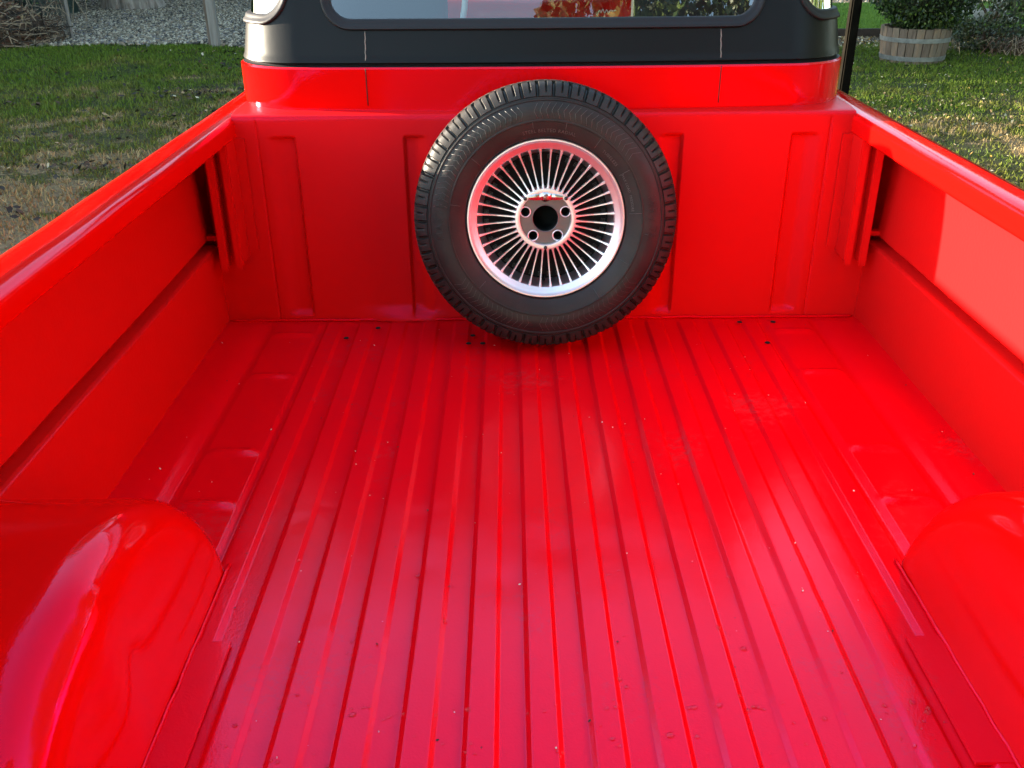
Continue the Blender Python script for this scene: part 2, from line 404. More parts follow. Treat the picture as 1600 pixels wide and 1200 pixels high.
scatter('grass', np.column_stack([b, np.full(len(b), .112)]), nrng.uniform(.035, .06, len(b)), [M_bladelit], BL, BLF3, np.zeros(len(b)), tilt=.4,
        label='bright green mown grass of the raised lawn behind the barrel', rndattr=False)

# ---- gravel stones
OCT = [(1,0,0),(0,1,0),(-1,0,0),(0,-1,0),(0,0,.7),(0,0,-.7)]
OCTF = [(0,1,4),(1,2,4),(2,3,4),(3,0,4),(1,0,5),(2,1,5),(3,2,5),(0,3,5)]
p = near_pts(80000, -10.5, -.5, 10.3, 19, lambda x, y: (x-CX > -.62*(y-CY)) & (x-CX < -.04*(y-CY)))
ge = np.array([gravel_edge(x) for x in p[:, 0]])
p = p[p[:, 1] > ge + nrng.normal(-.03, .07, len(p))]
GM = [mat('gravel_light', (.44, .37, .28), rough=.8), mat('gravel_grey', (.19, .155, .11), rough=.8), mat('gravel_dark', (.05, .042, .038), rough=.8), mat('gravel_tan', (.24, .17, .115), rough=.8), mat('gravel_blue', (.15, .14, .145), rough=.8)]
scatter('gravel_stones', np.column_stack([p, gz(p)+.014+nrng.uniform(0, .012, len(p))]), nrng.uniform(.014, .034, len(p)), GM, OCT, OCTF,
        nrng.choice(5, len(p), p=[.24, .30, .22, .15, .09]), tilt=.6, label='loose grey and tan gravel stones of the yard')
b = np.column_stack([nrng.uniform(4.5, 10, 6000), nrng.uniform(15.2, 18.5, 6000)])
scatter('gravel_stones', np.column_stack([b, np.full(len(b), .05)]), nrng.uniform(.03, .06, len(b)), GM, OCT, OCTF,
        nrng.choice(5, len(b), p=[.36, .26, .12, .2, .06]), tilt=.6, label='pale gravel beyond the bright raised lawn')
tag(mesh_obj('gravel_path', [(1.5,15.2,.03),(12,15.2,.03),(12,19.5,.03),(1.5,19.5,.03)], [(0,1,2,3)], M_gravel_base), kind='structure')

# ================================================================== PICKUP TRUCK
truck = thing('pickup_truck', 'red pickup truck with black cab top, seen into its open ribbed red bed', 'truck', (0, 1.0, 0))
TL = (0, -1.0, ZB)            # child offset: meshes are written in bed coordinates
LB = -2.32                    # rear end of the bed
PER = .0862
# --- floor with pressed ribs
prof = []
def add(x, z): prof.append((x, z))
H = .0085
add(-.853, .004); add(-.80, .003); add(-.745, .003); add(-.738, -.003); add(-.722, -.003); add(-.715, .003) if False else add(-.715, .0)
add(-.60, .0); add(-.590, -.006)
for k in range(-7, 7):
    c = .0431 + PER*k
    for dx, zz in ((-.0288, -.0066), (-.0258, -.0066), (-.0246, -.0062), (-.0186, -.0005), (-.0173, 0.0), (-.0150, 0.0), (0, 0), (.0150, 0.0), (.0173, 0.0), (.0186, -.0005), (.0246, -.0062), (.0258, -.0066), (.0288, -.0066)):
        add(c+dx, zz)
add(.60, -.006); add(.612, .0); add(.715, .0); add(.722, -.003); add(.738, -.003); add(.745, .003); add(.80, .003); add(.853, .004)
prof.sort()
def floor_beads(x, y):
    """short cross beads pressed in the flat margins"""
    z = 0
    ax = abs(x)
    if .6 < ax < .72:
        for yy in (-.10, -.345, -.70, -.89, -1.25, -1.62, -1.98):
            d = (y-yy)/.013
            if abs(d) < 2.5: z += .007*math.exp(-d*d)*max(0, 1-((ax-.66)/.052)**6)
    return z
DENTS = [(rnd.uniform(-.5, .55), rnd.uniform(-1.5, -.3), rnd.uniform(.012, .045), rnd.uniform(-.0016, .0010)) for _ in range(34)] + [(-.02, -1.02, .05, -.0022), (-.10, -1.12, .035, -.0018), (.06, -1.17, .03, .0014)]
def dents(x, y):
    return sum(a_*math.exp(-((x-cx_)**2+(y-cy_)**2)/r_**2) for cx_, cy_, r_, a_ in DENTS if abs(x-cx_) < 3*r_ and abs(y-cy_) < 3*r_)
yl = sorted(set([round(-i*.02, 4) for i in range(0, 117)] + [round(yy+d*.0065, 4) for yy in (-.10, -.345, -.70, -.89, -1.25, -1.62, -1.98) for d in range(-5, 6)] + [.03]), reverse=True)
pp = []
for x, z in prof:
    pp.append((x, z))
extra = [(s*x, 0) for s in (-1, 1) for x in (.605, .618, .64, .66, .68, .70, .712)]
have = [p[0] for p in pp]
for e in extra:
    if all(abs(e[0]-h) > .003 for h in have): pp.append(e)
pp.sort()
v = []
for x, z in pp:
    for y in yl:
        e = min(1, max(0, (-y-.004)/.03))          # ribs fade out right at the front wall
        v.append((x, y, (z*e + (1-e)*-.001) + floor_beads(x, y) + dents(x, y) + .0008*mnoise.noise(Vector((x*3, y*2.2, 5)))))
mesh_obj('bed_floor', v, grid_faces(len(pp), len(yl)), M_floor, truck, TL, True, auto=60)
# faint caulk line and small drain screws
mb = MB(); pts = []
for i in range(140):
    x = -.84 + 1.68*i/139
    pts.append((x, -.006 + .0025*mnoise.noise(Vector((x*9, 0, 0))), .003 + .002*mnoise.noise(Vector((x*14, 4, 0)))))
mb.tube(pts, [.0032 + .0022*abs(mnoise.noise(Vector((i*.31, 2, 9)))) for i in range(140)], 6)
mb.build('caulk_bead', M_floor, truck, TL, True)
hole = MB(); hole.lathe([(.0, .0005), (.006, .0005), (.0072, -.001)], 12)
hv = [(x, z, -y) for x, y, z in hole.v]
hme = None
for x, y in ((-.185, -.115), (-.194, -.165), (-.158, -.165), (.572, -.175), (.62, -.04), (.53, -.04), (-.515, -.125), (-.44, -.06), (.18, -.06)):
    if hme is None:
        o = mesh_obj('screw', [(a, b, c) for a, b, c in hv], hole.f, M_bore, truck, (x, y-1.0, ZB+.0022)); hme = o.data
    else:
        o = bpy.data.objects.new('screw', hme); C.objects.link(o); o.parent = truck; o.location = (x, y-1.0, ZB+.0022)

# --- bed front wall (heightmap with pressed channels, dents, seams)
def sstep(a, b, t):
    t = max(0., min(1., (t-a)/(b-a))); return t*t*(3-2*t)
def front_depth(x, z):
    """+ = towards the cab (recess)"""
    ax = abs(x); d = 0
    if z > .012 and z < .505:
        m = sstep(.012, .030, z)*(1-sstep(.485, .497, z))
        if ax > .5: q = sstep(.617, .625, ax)*(1-sstep(.655, .695, ax))
        else: q = sstep(.285, .325, ax)*(1-sstep(.343, .351, ax))
        d += .013*m*q
    d += .003*math.exp(-((ax-.7135)/.0022)**2)*(1 if z < .535 else 0)
    # shallow bulge hammered along the foot, left of the tyre
    if -.56 < x < -.2:
        d -= .016*math.exp(-((x+.385)/.085)**2)*(1-sstep(.0, .048, z))
        d -= .006*math.exp(-((x+.30)/.03)**2)*(1-sstep(.0, .03, z))
    d += .0012*mnoise.noise(Vector((x*3.1, z*4, 7)))
    return d
xs_ = set(np.round(np.linspace(-.862, .862, 117), 4))
for s in (-1, 1):
    for c, w in ((.621, .006), (.675, .022), (.305, .022), (.347, .006), (.7135, .005)):
        for t in np.linspace(-1, 1, 7): xs_.add(round(s*(c+w*t), 4))
xs_ = sorted(xs_)
zs_ = sorted(set(list(np.round(np.linspace(0.0, .06, 14), 4)) + list(np.round(np.linspace(.06, .53, 34), 4)) + [.484, .487, .490, .493, .496, .499, .536]))
top = [(0.001, .541), (.004, .545), (.010, .5475), (.03, .549), (.045, .551), (.12, .553), (.25, .555)]
rows = [(None, z) for z in zs_]
v = []
for x in xs_:
    for z in zs_: v.append((x, front_depth(x, z), z))
    for y, z in top: v.append((x, y, z))
nv = len(zs_)+len(top)
def keepw(i, j):
    xm = (xs_[i]+xs_[i+1])/2; zm = zs_[j] if j < len(zs_) else .55
    if abs(xm) > .768 and zm > .49: return False
    return not (abs(xm) > .797 and zm > .188)
mesh_obj('bed_front_wall', v, grid_faces(len(xs_), nv, keepw, flip=False), M_wall, truck, TL, True, auto=50)
for s in (-1, 1):      # dark cavity behind the open corners
    mb = MB(); mb.box((min(s*.78, s*.905), .10, -.15), (max(s*.78, s*.905), .11, .45))
    mb.build('cavity_panel', M_wall, truck, TL)
    mb = MB(); mb.box((min(s*.80, s*.92), -.06, -.02), (max(s*.80, s*.92), .10, -.012))
    mb.build('cavity_floor', M_wall, truck, TL)

# --- bed sides
def side_profile(kind):
    if kind == 'lower':
        return rounded_poly([(.852, -.002), (.853, .2125), (.862, .2155), (.893, .2165)], [0, .004, .002, 0])
    if kind == 'upper':
        return rounded_poly([(.893, .2165), (.893, .2335), (.870, .2340), (.868, .238), (.882, .484), (.882, .50)], [0, .002, .002, .002, .003, 0])
    return rounded_poly([(.882, .4945), (.800, .4925), (.774, .4895), (.766, .4965), (.766, .532), (.775, .541), (.79, .545), (.825, .545), (.850, .535), (.872, .512), (.898, .465), (.922, .40), (.936, .20), (.928, -.05), (.925, -.22), (.90, -.22)],
                        [0, .005, .006, .006, .012, .008, .012, .018, .02, .02, .04, .05, .08, .05, .01, 0], 6)
def extrude_side(name, kind, s, y0, y1, m, ny=60, smooth=True):
    pr = side_profile(kind); v = []
    for (x, z) in [(p.x, p.y) for p in pr]:
        for k in range(ny):
            y = y0+(y1-y0)*k/(ny-1)
            n = mnoise.noise(Vector((x*2*s, y*1.3, z*3))); n2 = mnoise.noise(Vector((x*5*s, y*4, z*9)))
            bow = 0
            if kind == 'rail': bow = .004*math.sin(math.pi*min(1, max(0, -y/1.9)))
            dx = .0025*n + .0006*n2
            v.append((s*(x+dx+bow*(1 if x > .85 else .2)), y, z+.0016*n2*(1 if z > .02 else 0)))
    return mesh_obj(name, v, grid_faces(len(pr), ny, flip=(s > 0)), m, truck, TL, smooth, auto=60)
for s in (-1, 1):
    extrude_side('lower_side_panel', 'lower', s, .0, LB, M_wall)
    extrude_side('upper_side_panel', 'upper', s, -.02, LB, M_wall)
    extrude_side('bed_rail', 'rail', s, .42, LB, M_red, 130)
    # hinge / stake channel hanging from the rail in the front corner
    mb = MB()
    def pl(x0, x1, y0, y1, z0, z1): mb.box((min(s*x0, s*x1), y0, z0), (max(s*x0, s*x1), y1, z1))
    pl(.771, .7735, -.075, -.001, .187, .4925); pl(.8265, .829, -.075, -.001, .18, .4925)
    pl(.7735, .789, -.0775, -.075, .175, .4925); pl(.789, .811, -.044, -.0415, .20, .4925); pl(.811, .8265, -.0775, -.075, .172, .4925)
    pl(.789, .7915, -.075, -.044, .18, .4925); pl(.8085, .811, -.075, -.044, .18, .4925)
    pl(.745, .771, -.006, -.0025, .20, .4925)
    mb.build('stake_channel', M_wall, truck, TL)
    mb = MB(); mb.box((min(s*.832, s*.868), -.034, .238), (max(s*.832, s*.868), -.014, .250))
    mb.box((min(s*.832, s*.842), -.036, .225), (max(s*.832, s*.842), -.012, .262)); mb.build('latch_clip', M_wall, truck, TL)
    # inner end plate closing the corner void sideways
    mb = MB(); mb.box((min(s*.893, s*.90), -.02, .0), (max(s*.893, s*.90), .105, .44)); mb.box((min(s*.797, s*.80), .003, .19), (max(s*.797, s*.80), .10, .50))
    mb.build('corner_plate', M_wall, truck, TL)
    # wheel arch box: swept arch with a rolled inner edge
    YC, ZC, RA, FR = -1.430, -.10, .395, .058
    v = []; NA = 84
    cross = [(.872, RA), (.84, RA), (.80, RA), (.76, RA), (.72, RA), (.68, RA), (.645, RA)]
    for k in range(9):
        ph = math.pi/2*k/8
        cross.append((.570+FR - FR*math.sin(ph), RA-FR+FR*math.cos(ph)))
    cross += [(.570, RA-FR-.02), (.569, RA-FR-.05), (.568, RA-FR-.09), (.568, .2), (.568, .1)]
    for i in range(NA):
        a = R(-4)+ (math.pi+R(8))*i/(NA-1)
        for (x, r) in cross:
            y = YC + r*math.cos(a); z = ZC + r*math.sin(a)
            nn = mnoise.noise(Vector((x*6*s, y*5, z*6))); n2 = mnoise.noise(Vector((x*2.2*s, y*2, z*2+5)))
            d = .0005*nn + .0022*n2
            if s < 0:   # dents near the rear of the left arch
                for (dy, dxx, rr, dd) in ((-1.50, .575, .05, .006),):
                    q = ((y-dy)**2+(x-dxx)**2)/rr**2
                    d += dd*math.exp(-q)*(1 if z > .05 else 0)
            v.append((s*(x - (d if x < .62 else 0)), y, z + (d if x > .58 else 0)))
    mesh_obj('wheel_arch', v, grid_faces(NA, len(cross), flip=(s < 0)), M_red, truck, TL, True, auto=70)
    # weld flange along the arch foot
    mb = MB(); pts = [(s*(.5665+.002*mnoise.noise(Vector((i*.4, 3, s)))), -1.075-.76*i/50, .0035+.0015*mnoise.noise(Vector((i*.3, 1, s)))) for i in range(51)]
    mb.tube(pts, [.0028+.0018*abs(mnoise.noise(Vector((i*.45, 8, s)))) for i in range(51)], 6); mb.build('weld_seam', M_floor, truck, TL, True)
    mb = MB(); mb.box((min(s*.515, s*.566), -1.50, -.004), (max(s*.515, s*.566), -1.262, .0018))
    mb.build('floor_patch', M_floor, truck, TL)
# lowered tailgate, hinged at the rear edge of the bed
mb = MB(); mb.box((-.84, LB-.50, -.045), (.84, LB-.01, -.005)); mb.build('tailgate', M_red, truck, TL)

# --- cab: surface swept along its plan curve
YB = .045
XC, RC = .600, .172
LS = RC*math.pi/2; UMAX = XC+LS+1.30
def cab_pt(u, z, off=0.0):
    """u arc length along the plan from the rear centre, z height, off = outward offset"""
    s = 1 if u >= 0 else -1; a = abs(u)
    t = max(0, z-.655)
    ins = .16*t + (max(0, z-1.00)**2)*2.6
    lean = .25*t
    d = off-ins
    if a < XC:
        x = a; y = YB - d + .018*(a/XC)**2; n = 0
        y += lean
    elif a < XC+LS:
        th = (a-XC)/RC; r = RC+d
        x = XC + r*math.sin(th); y = YB+.018+RC - r*math.cos(th) + lean*math.cos(th)
    else:
        x = XC+RC+d; y = YB+.018+RC + (a-XC-LS)
        x += 0
    return Vector((s*x, y, z))
def rrect_d(u, z, u0, u1, z0, z1, r):
    cx, cz = (u0+u1)/2, (z0+z1)/2; hx, hz = (u1-u0)/2-r, (z1-z0)/2-r
    qx, qz = abs(u-cx)-hx, abs(z-cz)-hz
    return math.hypot(max(qx, 0), max(qz, 0)) + min(max(qx, qz), 0) - r
WIN = [(-.535, .535, .747, 1.055, .062), (.640, 1.02, .757, 1.06, .075), (-1.02, -.640, .757, 1.06, .075), (1.07, 1.95, .757, 1.06, .05), (-1.95, -1.07, .757, 1.06, .05)]
def in_win(u, z): return min(rrect_d(u, z, *w) for w in WIN)
us = np.arange(-UMAX, UMAX+.001, .011)
zb = [.538, .545, .56, .58, .60, .62, .64, .648, .652]
v = [cab_pt(u, z, .014 if z < .651 else .008) for u in us for z in zb]
mesh_obj('cab_lower_body', v, grid_faces(len(us), len(zb)), M_red, truck, TL, True, auto=50)
v = [cab_pt(u, z, o_) for u in us for (z, o_) in ((.652, .008), (.6535, -.004), (.657, -.006), (.6605, .004))]
mesh_obj('belt_joint', v, grid_faces(len(us), 4), M_seal, truck, TL, True, auto=50)
zk = [.660, .662, .666, .672] + list(np.arange(.682, 1.13, .0105))
v = [cab_pt(u, z, (.004 if z < .661 else .007) if z < .67 else .005) for u in us for z in zk]
mesh_obj('cab_upper_body', v, grid_faces(len(us), len(zk), lambda i, j: in_win((us[i]+us[i+1])/2, (zk[j]+zk[j+1])/2) > 0), M_black, truck, TL, True, auto=50)
# roof: rings shrinking to the centre line
ring = [cab_pt(u, zk[-1], .005) for u in us]
ctr = Vector((0, .95, zk[-1])); v = []
NRf = 12
for p_ in ring:
    for k in range(NRf):
        t = k/(NRf-1); q = p_.lerp(Vector((p_.x*.02, .95 + (p_.y-.95)*.02, 0)), t)
        v.append((q.x, q.y, zk[-1] + .085*math.sin(t*math.pi/2)))
mesh_obj('cab_roof', v, grid_faces(len(us), NRf), M_black, truck, TL, True)
def win_outline(u0, u1, z0, z1, r, n=10):
    pts = []
    for cx, cz, a0 in ((u1-r, z1-r, 0), (u0+r, z1-r, 90), (u0+r, z0+r, 180), (u1-r, z0+r, 270)):
        for k in range(n+1):
            a = R(a0+90*k/n); pts.append((cx+r*math.cos(a), cz+r*math.sin(a)))
    out = []
    for i, p0 in enumerate(pts):      # subdivide the straight runs so that they follow the body
        p1 = pts[(i+1) % len(pts)]; L = math.hypot(p1[0]-p0[0], p1[1]-p0[1]); m_ = max(1, int(L/.03))
        for k in range(m_): out.append((p0[0]+(p1[0]-p0[0])*k/m_, p0[1]+(p1[1]-p0[1])*k/m_))
    return out
for wi, w in enumerate(WIN):
    u0, u1, z0, z1, r = w
    nm = 'rear_window' if wi == 0 else ('corner_window' if wi < 3 else 'side_window')
    # glass = part, rubber seal = sub-part
    gu = np.arange(u0-.001, u1+.012, .011); gzv = np.arange(z0-.001, z1+.011, .0105)
    v = [cab_pt(u, z, -.006) for u in gu for z in gzv]
    g = mesh_obj(nm, v, grid_faces(len(gu), len(gzv), lambda i, j: rrect_d((gu[i]+gu[i+1])/2, (gzv[j]+gzv[j+1])/2, *w) < .004), M_glass, truck, TL, True)
    ol = win_outline(*w); cu, cz = (u0+u1)/2, (z0+z1)/2
    # seal cross-section: (distance outward from the opening edge, offset from the body)
    cs = [(-.012, -.010), (-.0115, .004), (-.009, .0065), (-.004, .0075), (.000, .0085), (.003, .0115), (.006, .0125), (.0095, .0125), (.0115, .010), (.013, .0048), (.013, -.002)]
    v = []
    for i, (pu, pz) in enumerate(ol):
        a = ol[i-1]; b = ol[(i+1) % len(ol)]; tx, tz = b[0]-a[0], b[1]-a[1]; L = math.hypot(tx, tz); nx_, nz_ = tz/L, -tx/L
        for d, o_ in cs: v.append(cab_pt(pu+nx_*d, pz+nz_*d, o_))
    f = []; P = len(cs); N = len(ol)
    for i in range(N):
        j = (i+1) % N
        for k in range(P-1): f.append((i*P+k, j*P+k, j*P+k+1, i*P+k+1))
    mesh_obj('window_seal', v, f, M_seal, g, (0, 0, 0), True, auto=60)
# vertical body seams
for s in (-1, 1):
    mb = MB(); mb.tube([cab_pt(s*.437, z, .0145) for z in np.linspace(.562, .650, 8)], .0014, 6); mb.build('body_seam', M_seam, truck, TL, True)
    mb = MB(); mb.tube([cab_pt(s*.437 + .0007*math.sin(z*300), z, .0055) for z in np.linspace(.662, .731, 10)], [.0009+.0006*abs(math.sin(z*90)) for z in range(10)], 6); mb.build('body_seam', M_pale, truck, TL, True)
# cab inside
M_seat = mat('charcoal_seat_cloth', (.02, .022, .024), rough=.8, bump=.001, bscale=200)
M_dash = mat('red_dashboard', (.60, .006, .008), rough=.35, coat=.8, var=.1, bump2=.002, bscale2=9)
def rounded_box(mb, lo, hi, r, n=4):
    bm = bmesh.new(); bmesh.ops.create_cube(bm, size=1)
    for vv in bm.verts: vv.co = Vector([lo[i] + (hi[i]-lo[i])*(vv.co[i]+.5) for i in range(3)])
    bmesh.ops.bevel(bm, geom=bm.edges[:], offset=r, segments=n, profile=.5, affect='EDGES')
    bm.verts.index_update(); mb.add([tuple(vv.co) for vv in bm.verts], [tuple(q.index for q in fc.verts) for fc in bm.faces]); bm.free()
for s in (-1, 1):
    mb = MB(); rounded_box(mb, (s*.44-.19, .30, .15), (s*.44+.19, .44, .98), .06); rounded_box(mb, (s*.44-.20, .40, .02), (s*.44+.20, .95, .20), .06)
    mb.build('seat', M_seat, truck, TL, True)
mb = MB(); rounded_box(mb, (-.70, 1.15, .35), (.70, 1.45, .735), .07, 6); rounded_box(mb, (-.14, .50, -.05), (.14, 1.2, .38), .05)
dash = mb.build('dashboard', M_dash, truck, TL, True)
# cream scribbled emblem on the dash
cvd = bpy.data.curves.new('emblem', 'CURVE'); cvd.dimensions = '3D'; cvd.bevel_depth = .0022; cvd.bevel_resolution = 1
sp = cvd.splines.new('NURBS'); zz = [(0, 0), (.008, .022), (.013, .004), (.020, .024), (.026, .003), (.033, .021), (.040, .004), (.046, .018), (.056, .012), (.066, .016)]
sp.points.add(len(zz)-1)
for i, (a_, b_) in enumerate(zz): sp.points[i].co = (.225+a_, 1.1485, .665+b_, 1)
sp.order_u = 3; sp.use_endpoint_u = True
tmp = bpy.data.objects.new('emblem_curve', cvd); C.objects.link(tmp)
dg = bpy.context.evaluated_depsgraph_get(); me = bpy.data.meshes.new_from_object(tmp.evaluated_get(dg)); bpy.data.objects.remove(tmp)
me.materials.clear(); me.materials.append(mat('cream_enamel', (.8, .78, .72), rough=.4))
o = bpy.data.objects.new('emblem', me); C.objects.link(o); o.parent = dash
# seat belt strap hanging behind the driver's seat
mb = MB(); pts = [(-.215, .29, .70+.30*t) for t in np.linspace(0, 1, 10)]; pts = [(x_+.018*math.sin((z_-.7)*14), y_, z_) for x_, y_, z_ in pts]
mb.tube(pts, .008, 8); mb.build('seat_belt', mat('pale_webbing', (.5, .55, .6), rough=.6), truck, TL, True)
# cab front, hood, wings, road wheels, underbody
mb = MB()
mb.box((-.76, 1.50, .05), (.76, 1.56, .66)); mb.box((-.76, .10, -.16), (.76, 1.50, -.02))
mb.box((-.765, .18, -.16), (-.74, 1.5, .545)); mb.box((.74, .18, -.16), (.765, 1.5, .545)); mb.box((-.76, .115, -.1), (.76, .13, .545))
mb.build('cab_shell', M_red, truck, TL)
mb = MB(); rounded_box(mb, (-.62, 1.50, .10), (.62, 2.75, .66), .10, 6); mb.build('hood', M_red, truck, TL, True)
for s in (-1, 1):
    mb = MB(); rounded_box(mb, (s*.72-.17, 1.50, .12), (s*.72+.17, 2.78, .52), .09, 6); mb.build('fender', M_red, truck, TL, True)
mb = MB(); rounded_box(mb, (-.75, 2.80, -.12), (.75, 2.90, .0), .03); mb.build('bumper', M_alu, truck, TL, True)
v = [(-.66, 1.52, .67), (.66, 1.52, .67), (.58, 1.36, 1.10), (-.58, 1.36, 1.10)]
mesh_obj('windscreen', v, [(0, 1, 2, 3)], M_glass, truck, TL)
mb = MB(); mb.box((-.62, LB, -.14), (.62, .1, -.09)); mb.build('chassis', M_blackm, truck, TL)
for x in (-.78, .78):
    for y in (-1.455, 2.15):
        mb = MB(); mb.lathe([(.16, -.08), (.19, -.10), (.28, -.10), (.325, -.08), (.335, 0), (.325, .08), (.28, .10), (.19, .10), (.16, .08)], 40)
        mv = [(-w_, a_, c_) for a_, w_, c_ in mb.v]
        wv = [(b_, a_, c_) for a_, b_, c_ in mb.v]
        t_ = mesh_obj('road_wheel', wv, mb.f, M_tyre, truck, (x, y-1.0, .335), True)
        mb = MB(); mb.lathe([(.0, .03), (.08, .05), (.16, .06), (.165, .0), (.165, -.06), (.08, -.05), (0, -.03)], 30)
        mesh_obj('rim', [(b_, a_, c_) for a_, b_, c_ in mb.v], mb.f, M_alu, t_, (0, 0, 0), True)

# ================================================================== SPARE WHEEL
LEAN = R(8.5)
RT = .3175
spare = thing('spare_wheel', 'spare wheel with black tyre and many-spoked silver rim leaning in the red truck bed', 'wheel', (0, -.172, ZB))
Mw = Matrix.Translation((0, 0, RT*math.cos(LEAN)+.072*math.sin(LEAN)+.001)) @ Matrix.Rotation(-LEAN, 4, 'X')
Mw = Matrix.Translation((0, RT*math.sin(LEAN), 0)) @ Mw
def wpart(mb, name, m, parent=None, smooth=True, auto=None, mats=None, stuff=False):
    vv = [Mw @ Vector(p_) for p_ in mb.v]
    o = mesh_obj(name, vv, mb.f, m, parent or spare, (0, 0, 0), smooth, mats, mb.mi if mats else None, auto)
    if stuff: o['kind'] = 'stuff'
    return o
half = [(.186, .064), (.189, .074), (.193, .0800), (.200, .0835), (.212, .0880), (.226, .0915), (.2275, .0935), (.2300, .0937), (.2315, .0925), (.243, .0935), (.255, .0925), (.266, .0895),
        (.272, .0870), (.2735, .0885), (.2760, .0880), (.2775, .0850), (.281, .0835), (.2825, .0860), (.290, .0835), (.298, .0800), (.3055, .0755), (.3105, .0700), (.3130, .0620), (.3145, .0540), (.3150, .0480), (.3155, .0455), (.3080, .0445), (.3080, .0395), (.3158, .0385), (.3165, .0290), (.3168, .0220), (.3170, .0200), (.3090, .0190), (.3090, .0140), (.3170, .0130), (.3175, .0060), (.3175, 0.)]
full = half + [(r, -w) for r, w in half[-2::-1]]
NL = 50; SEG = 12; NT = NL*SEG
mb = MB(); v = []
P = len(full)
for i in range(NT):
    ph = i % SEG; a = 2*math.pi*i/NT
    for k, (r, w) in enumerate(full):
        aw = abs(w); rr, ww = r, w
        if (.2820 < r and aw > .046) :
            if ph in (0, 1): dep = .0075
            elif ph in (6,): dep = .0045 if (r > .292) else 0
            else: dep = 0
            if dep:
                f_ = min(1, (r-.2815)/.008)
                rr = r - dep*f_*.75; ww = w - math.copysign(dep*.8*f_, w)
        elif aw < .0385 and r > .312:
            if (i + int(aw*300)) % SEG in (3, 4): rr = r-.006
        v.append((rr*math.cos(a), -ww, rr*math.sin(a)))
f = []
for i in range(NT):
    j = (i+1) % NT
    for k in range(P-1): f.append((i*P+k, i*P+k+1, j*P+k+1, j*P+k))
mb.add(v, f); tyre = wpart(mb, 'tyre', M_tyre, auto=28)
# raised sidewall mouldings: chevrons on the upper arc, thin radial marks
def sw(r):    # sidewall height at radius r
    for (r0, w0), (r1, w1) in zip(half, half[1:]):
        if r0 <= r <= r1 and r1 > r0: return w0+(w1-w0)*(r-r0)/(r1-r0)
    return .09
def swp(a, r, o=.0006): return Vector((r*math.cos(a), -(sw(r)+o), r*math.sin(a)))
mb = MB()
for arc0, arc1, sgn in ((R(36), R(98), 1), (R(101), R(172), -1), (R(215), R(262), 1), (R(265), R(325), -1)):
    n = int((arc1-arc0)/R(3.0))
    for i in range(n):
        a = arc0+(arc1-arc0)*(i+.5)/n
        up = [swp(a + sgn*R(-1.5)*(1-t), .2345+.0165*t) for t in (0, .5, 1)]
        dn_ = [swp(a + sgn*R(-2.1)*t, .2510+.0170*t) for t in (0, .5, 1)]
        mb.tube(up[:-1]+dn_, .0006 if arc0 < R(180) else .0004, 4)
wpart(mb, 'chevron_ridge', M_tyre_line, tyre, stuff=True)
mb = MB()
for a, r0, r1 in ((R(98), .212, .227), (R(78), .212, .227), (R(56), .200, .2265), (R(31), .200, .2265), (R(4), .198, .226), (R(170), .205, .227), (R(-28), .20, .2265), (R(225), .205, .226), (R(-8), .236, .246), (R(-55), .20, .226), (R(140), .20, .226)):
    mb.tube([swp(a, r0+(r1-r0)*t) for t in (0, .33, .66, 1)], .0007, 4)
wpart(mb, 'radial_mark', M_tyre_line, tyre, stuff=True)
# moulded lettering on the sidewall
def arc_text(txt, ac, r, size, flipdir, depth=.0008, m=M_tyre, space=1.0):
    cu_ = bpy.data.curves.new('t', 'FONT'); cu_.body = txt; cu_.size = size; cu_.align_x = 'CENTER'; cu_.align_y = 'CENTER'; cu_.extrude = depth; cu_.space_character = space; cu_.resolution_u = 2
    t = bpy.data.objects.new('t', cu_); C.objects.link(t)
    d_ = bpy.context.evaluated_depsgraph_get(); me_ = bpy.data.meshes.new_from_object(t.evaluated_get(d_)); bpy.data.objects.remove(t)
    vv = []
    for q in me_.vertices:
        x_, y_, z_ = q.co
        a_ = ac - flipdir*x_/r; rr = r + flipdir*y_
        p_ = swp(a_, rr, .0002); vv.append((p_.x, p_.y-(z_+depth)*.8, p_.z))
    mb_ = MB(); mb_.add(vv, [tuple(pf.vertices) for pf in me_.polygons])
    return mb_
for txt, ac, r, size, fd in (('195 / 75', R(2), .2525, .027, 1), ('MASTER', R(178), .2525, .027, 1), ('STEEL BELTED RADIAL', R(88), .206, .011, 1), ('TUBELESS', R(44), .2065, .010, 1), ('MAX LOAD  PRESSURE', R(18), .206, .008, 1)):
    wpart(arc_text(txt, ac, r, size, fd, space=1.15), 'sidewall_lettering', M_tyre_line if size < .02 else M_tyre, tyre, smooth=False)
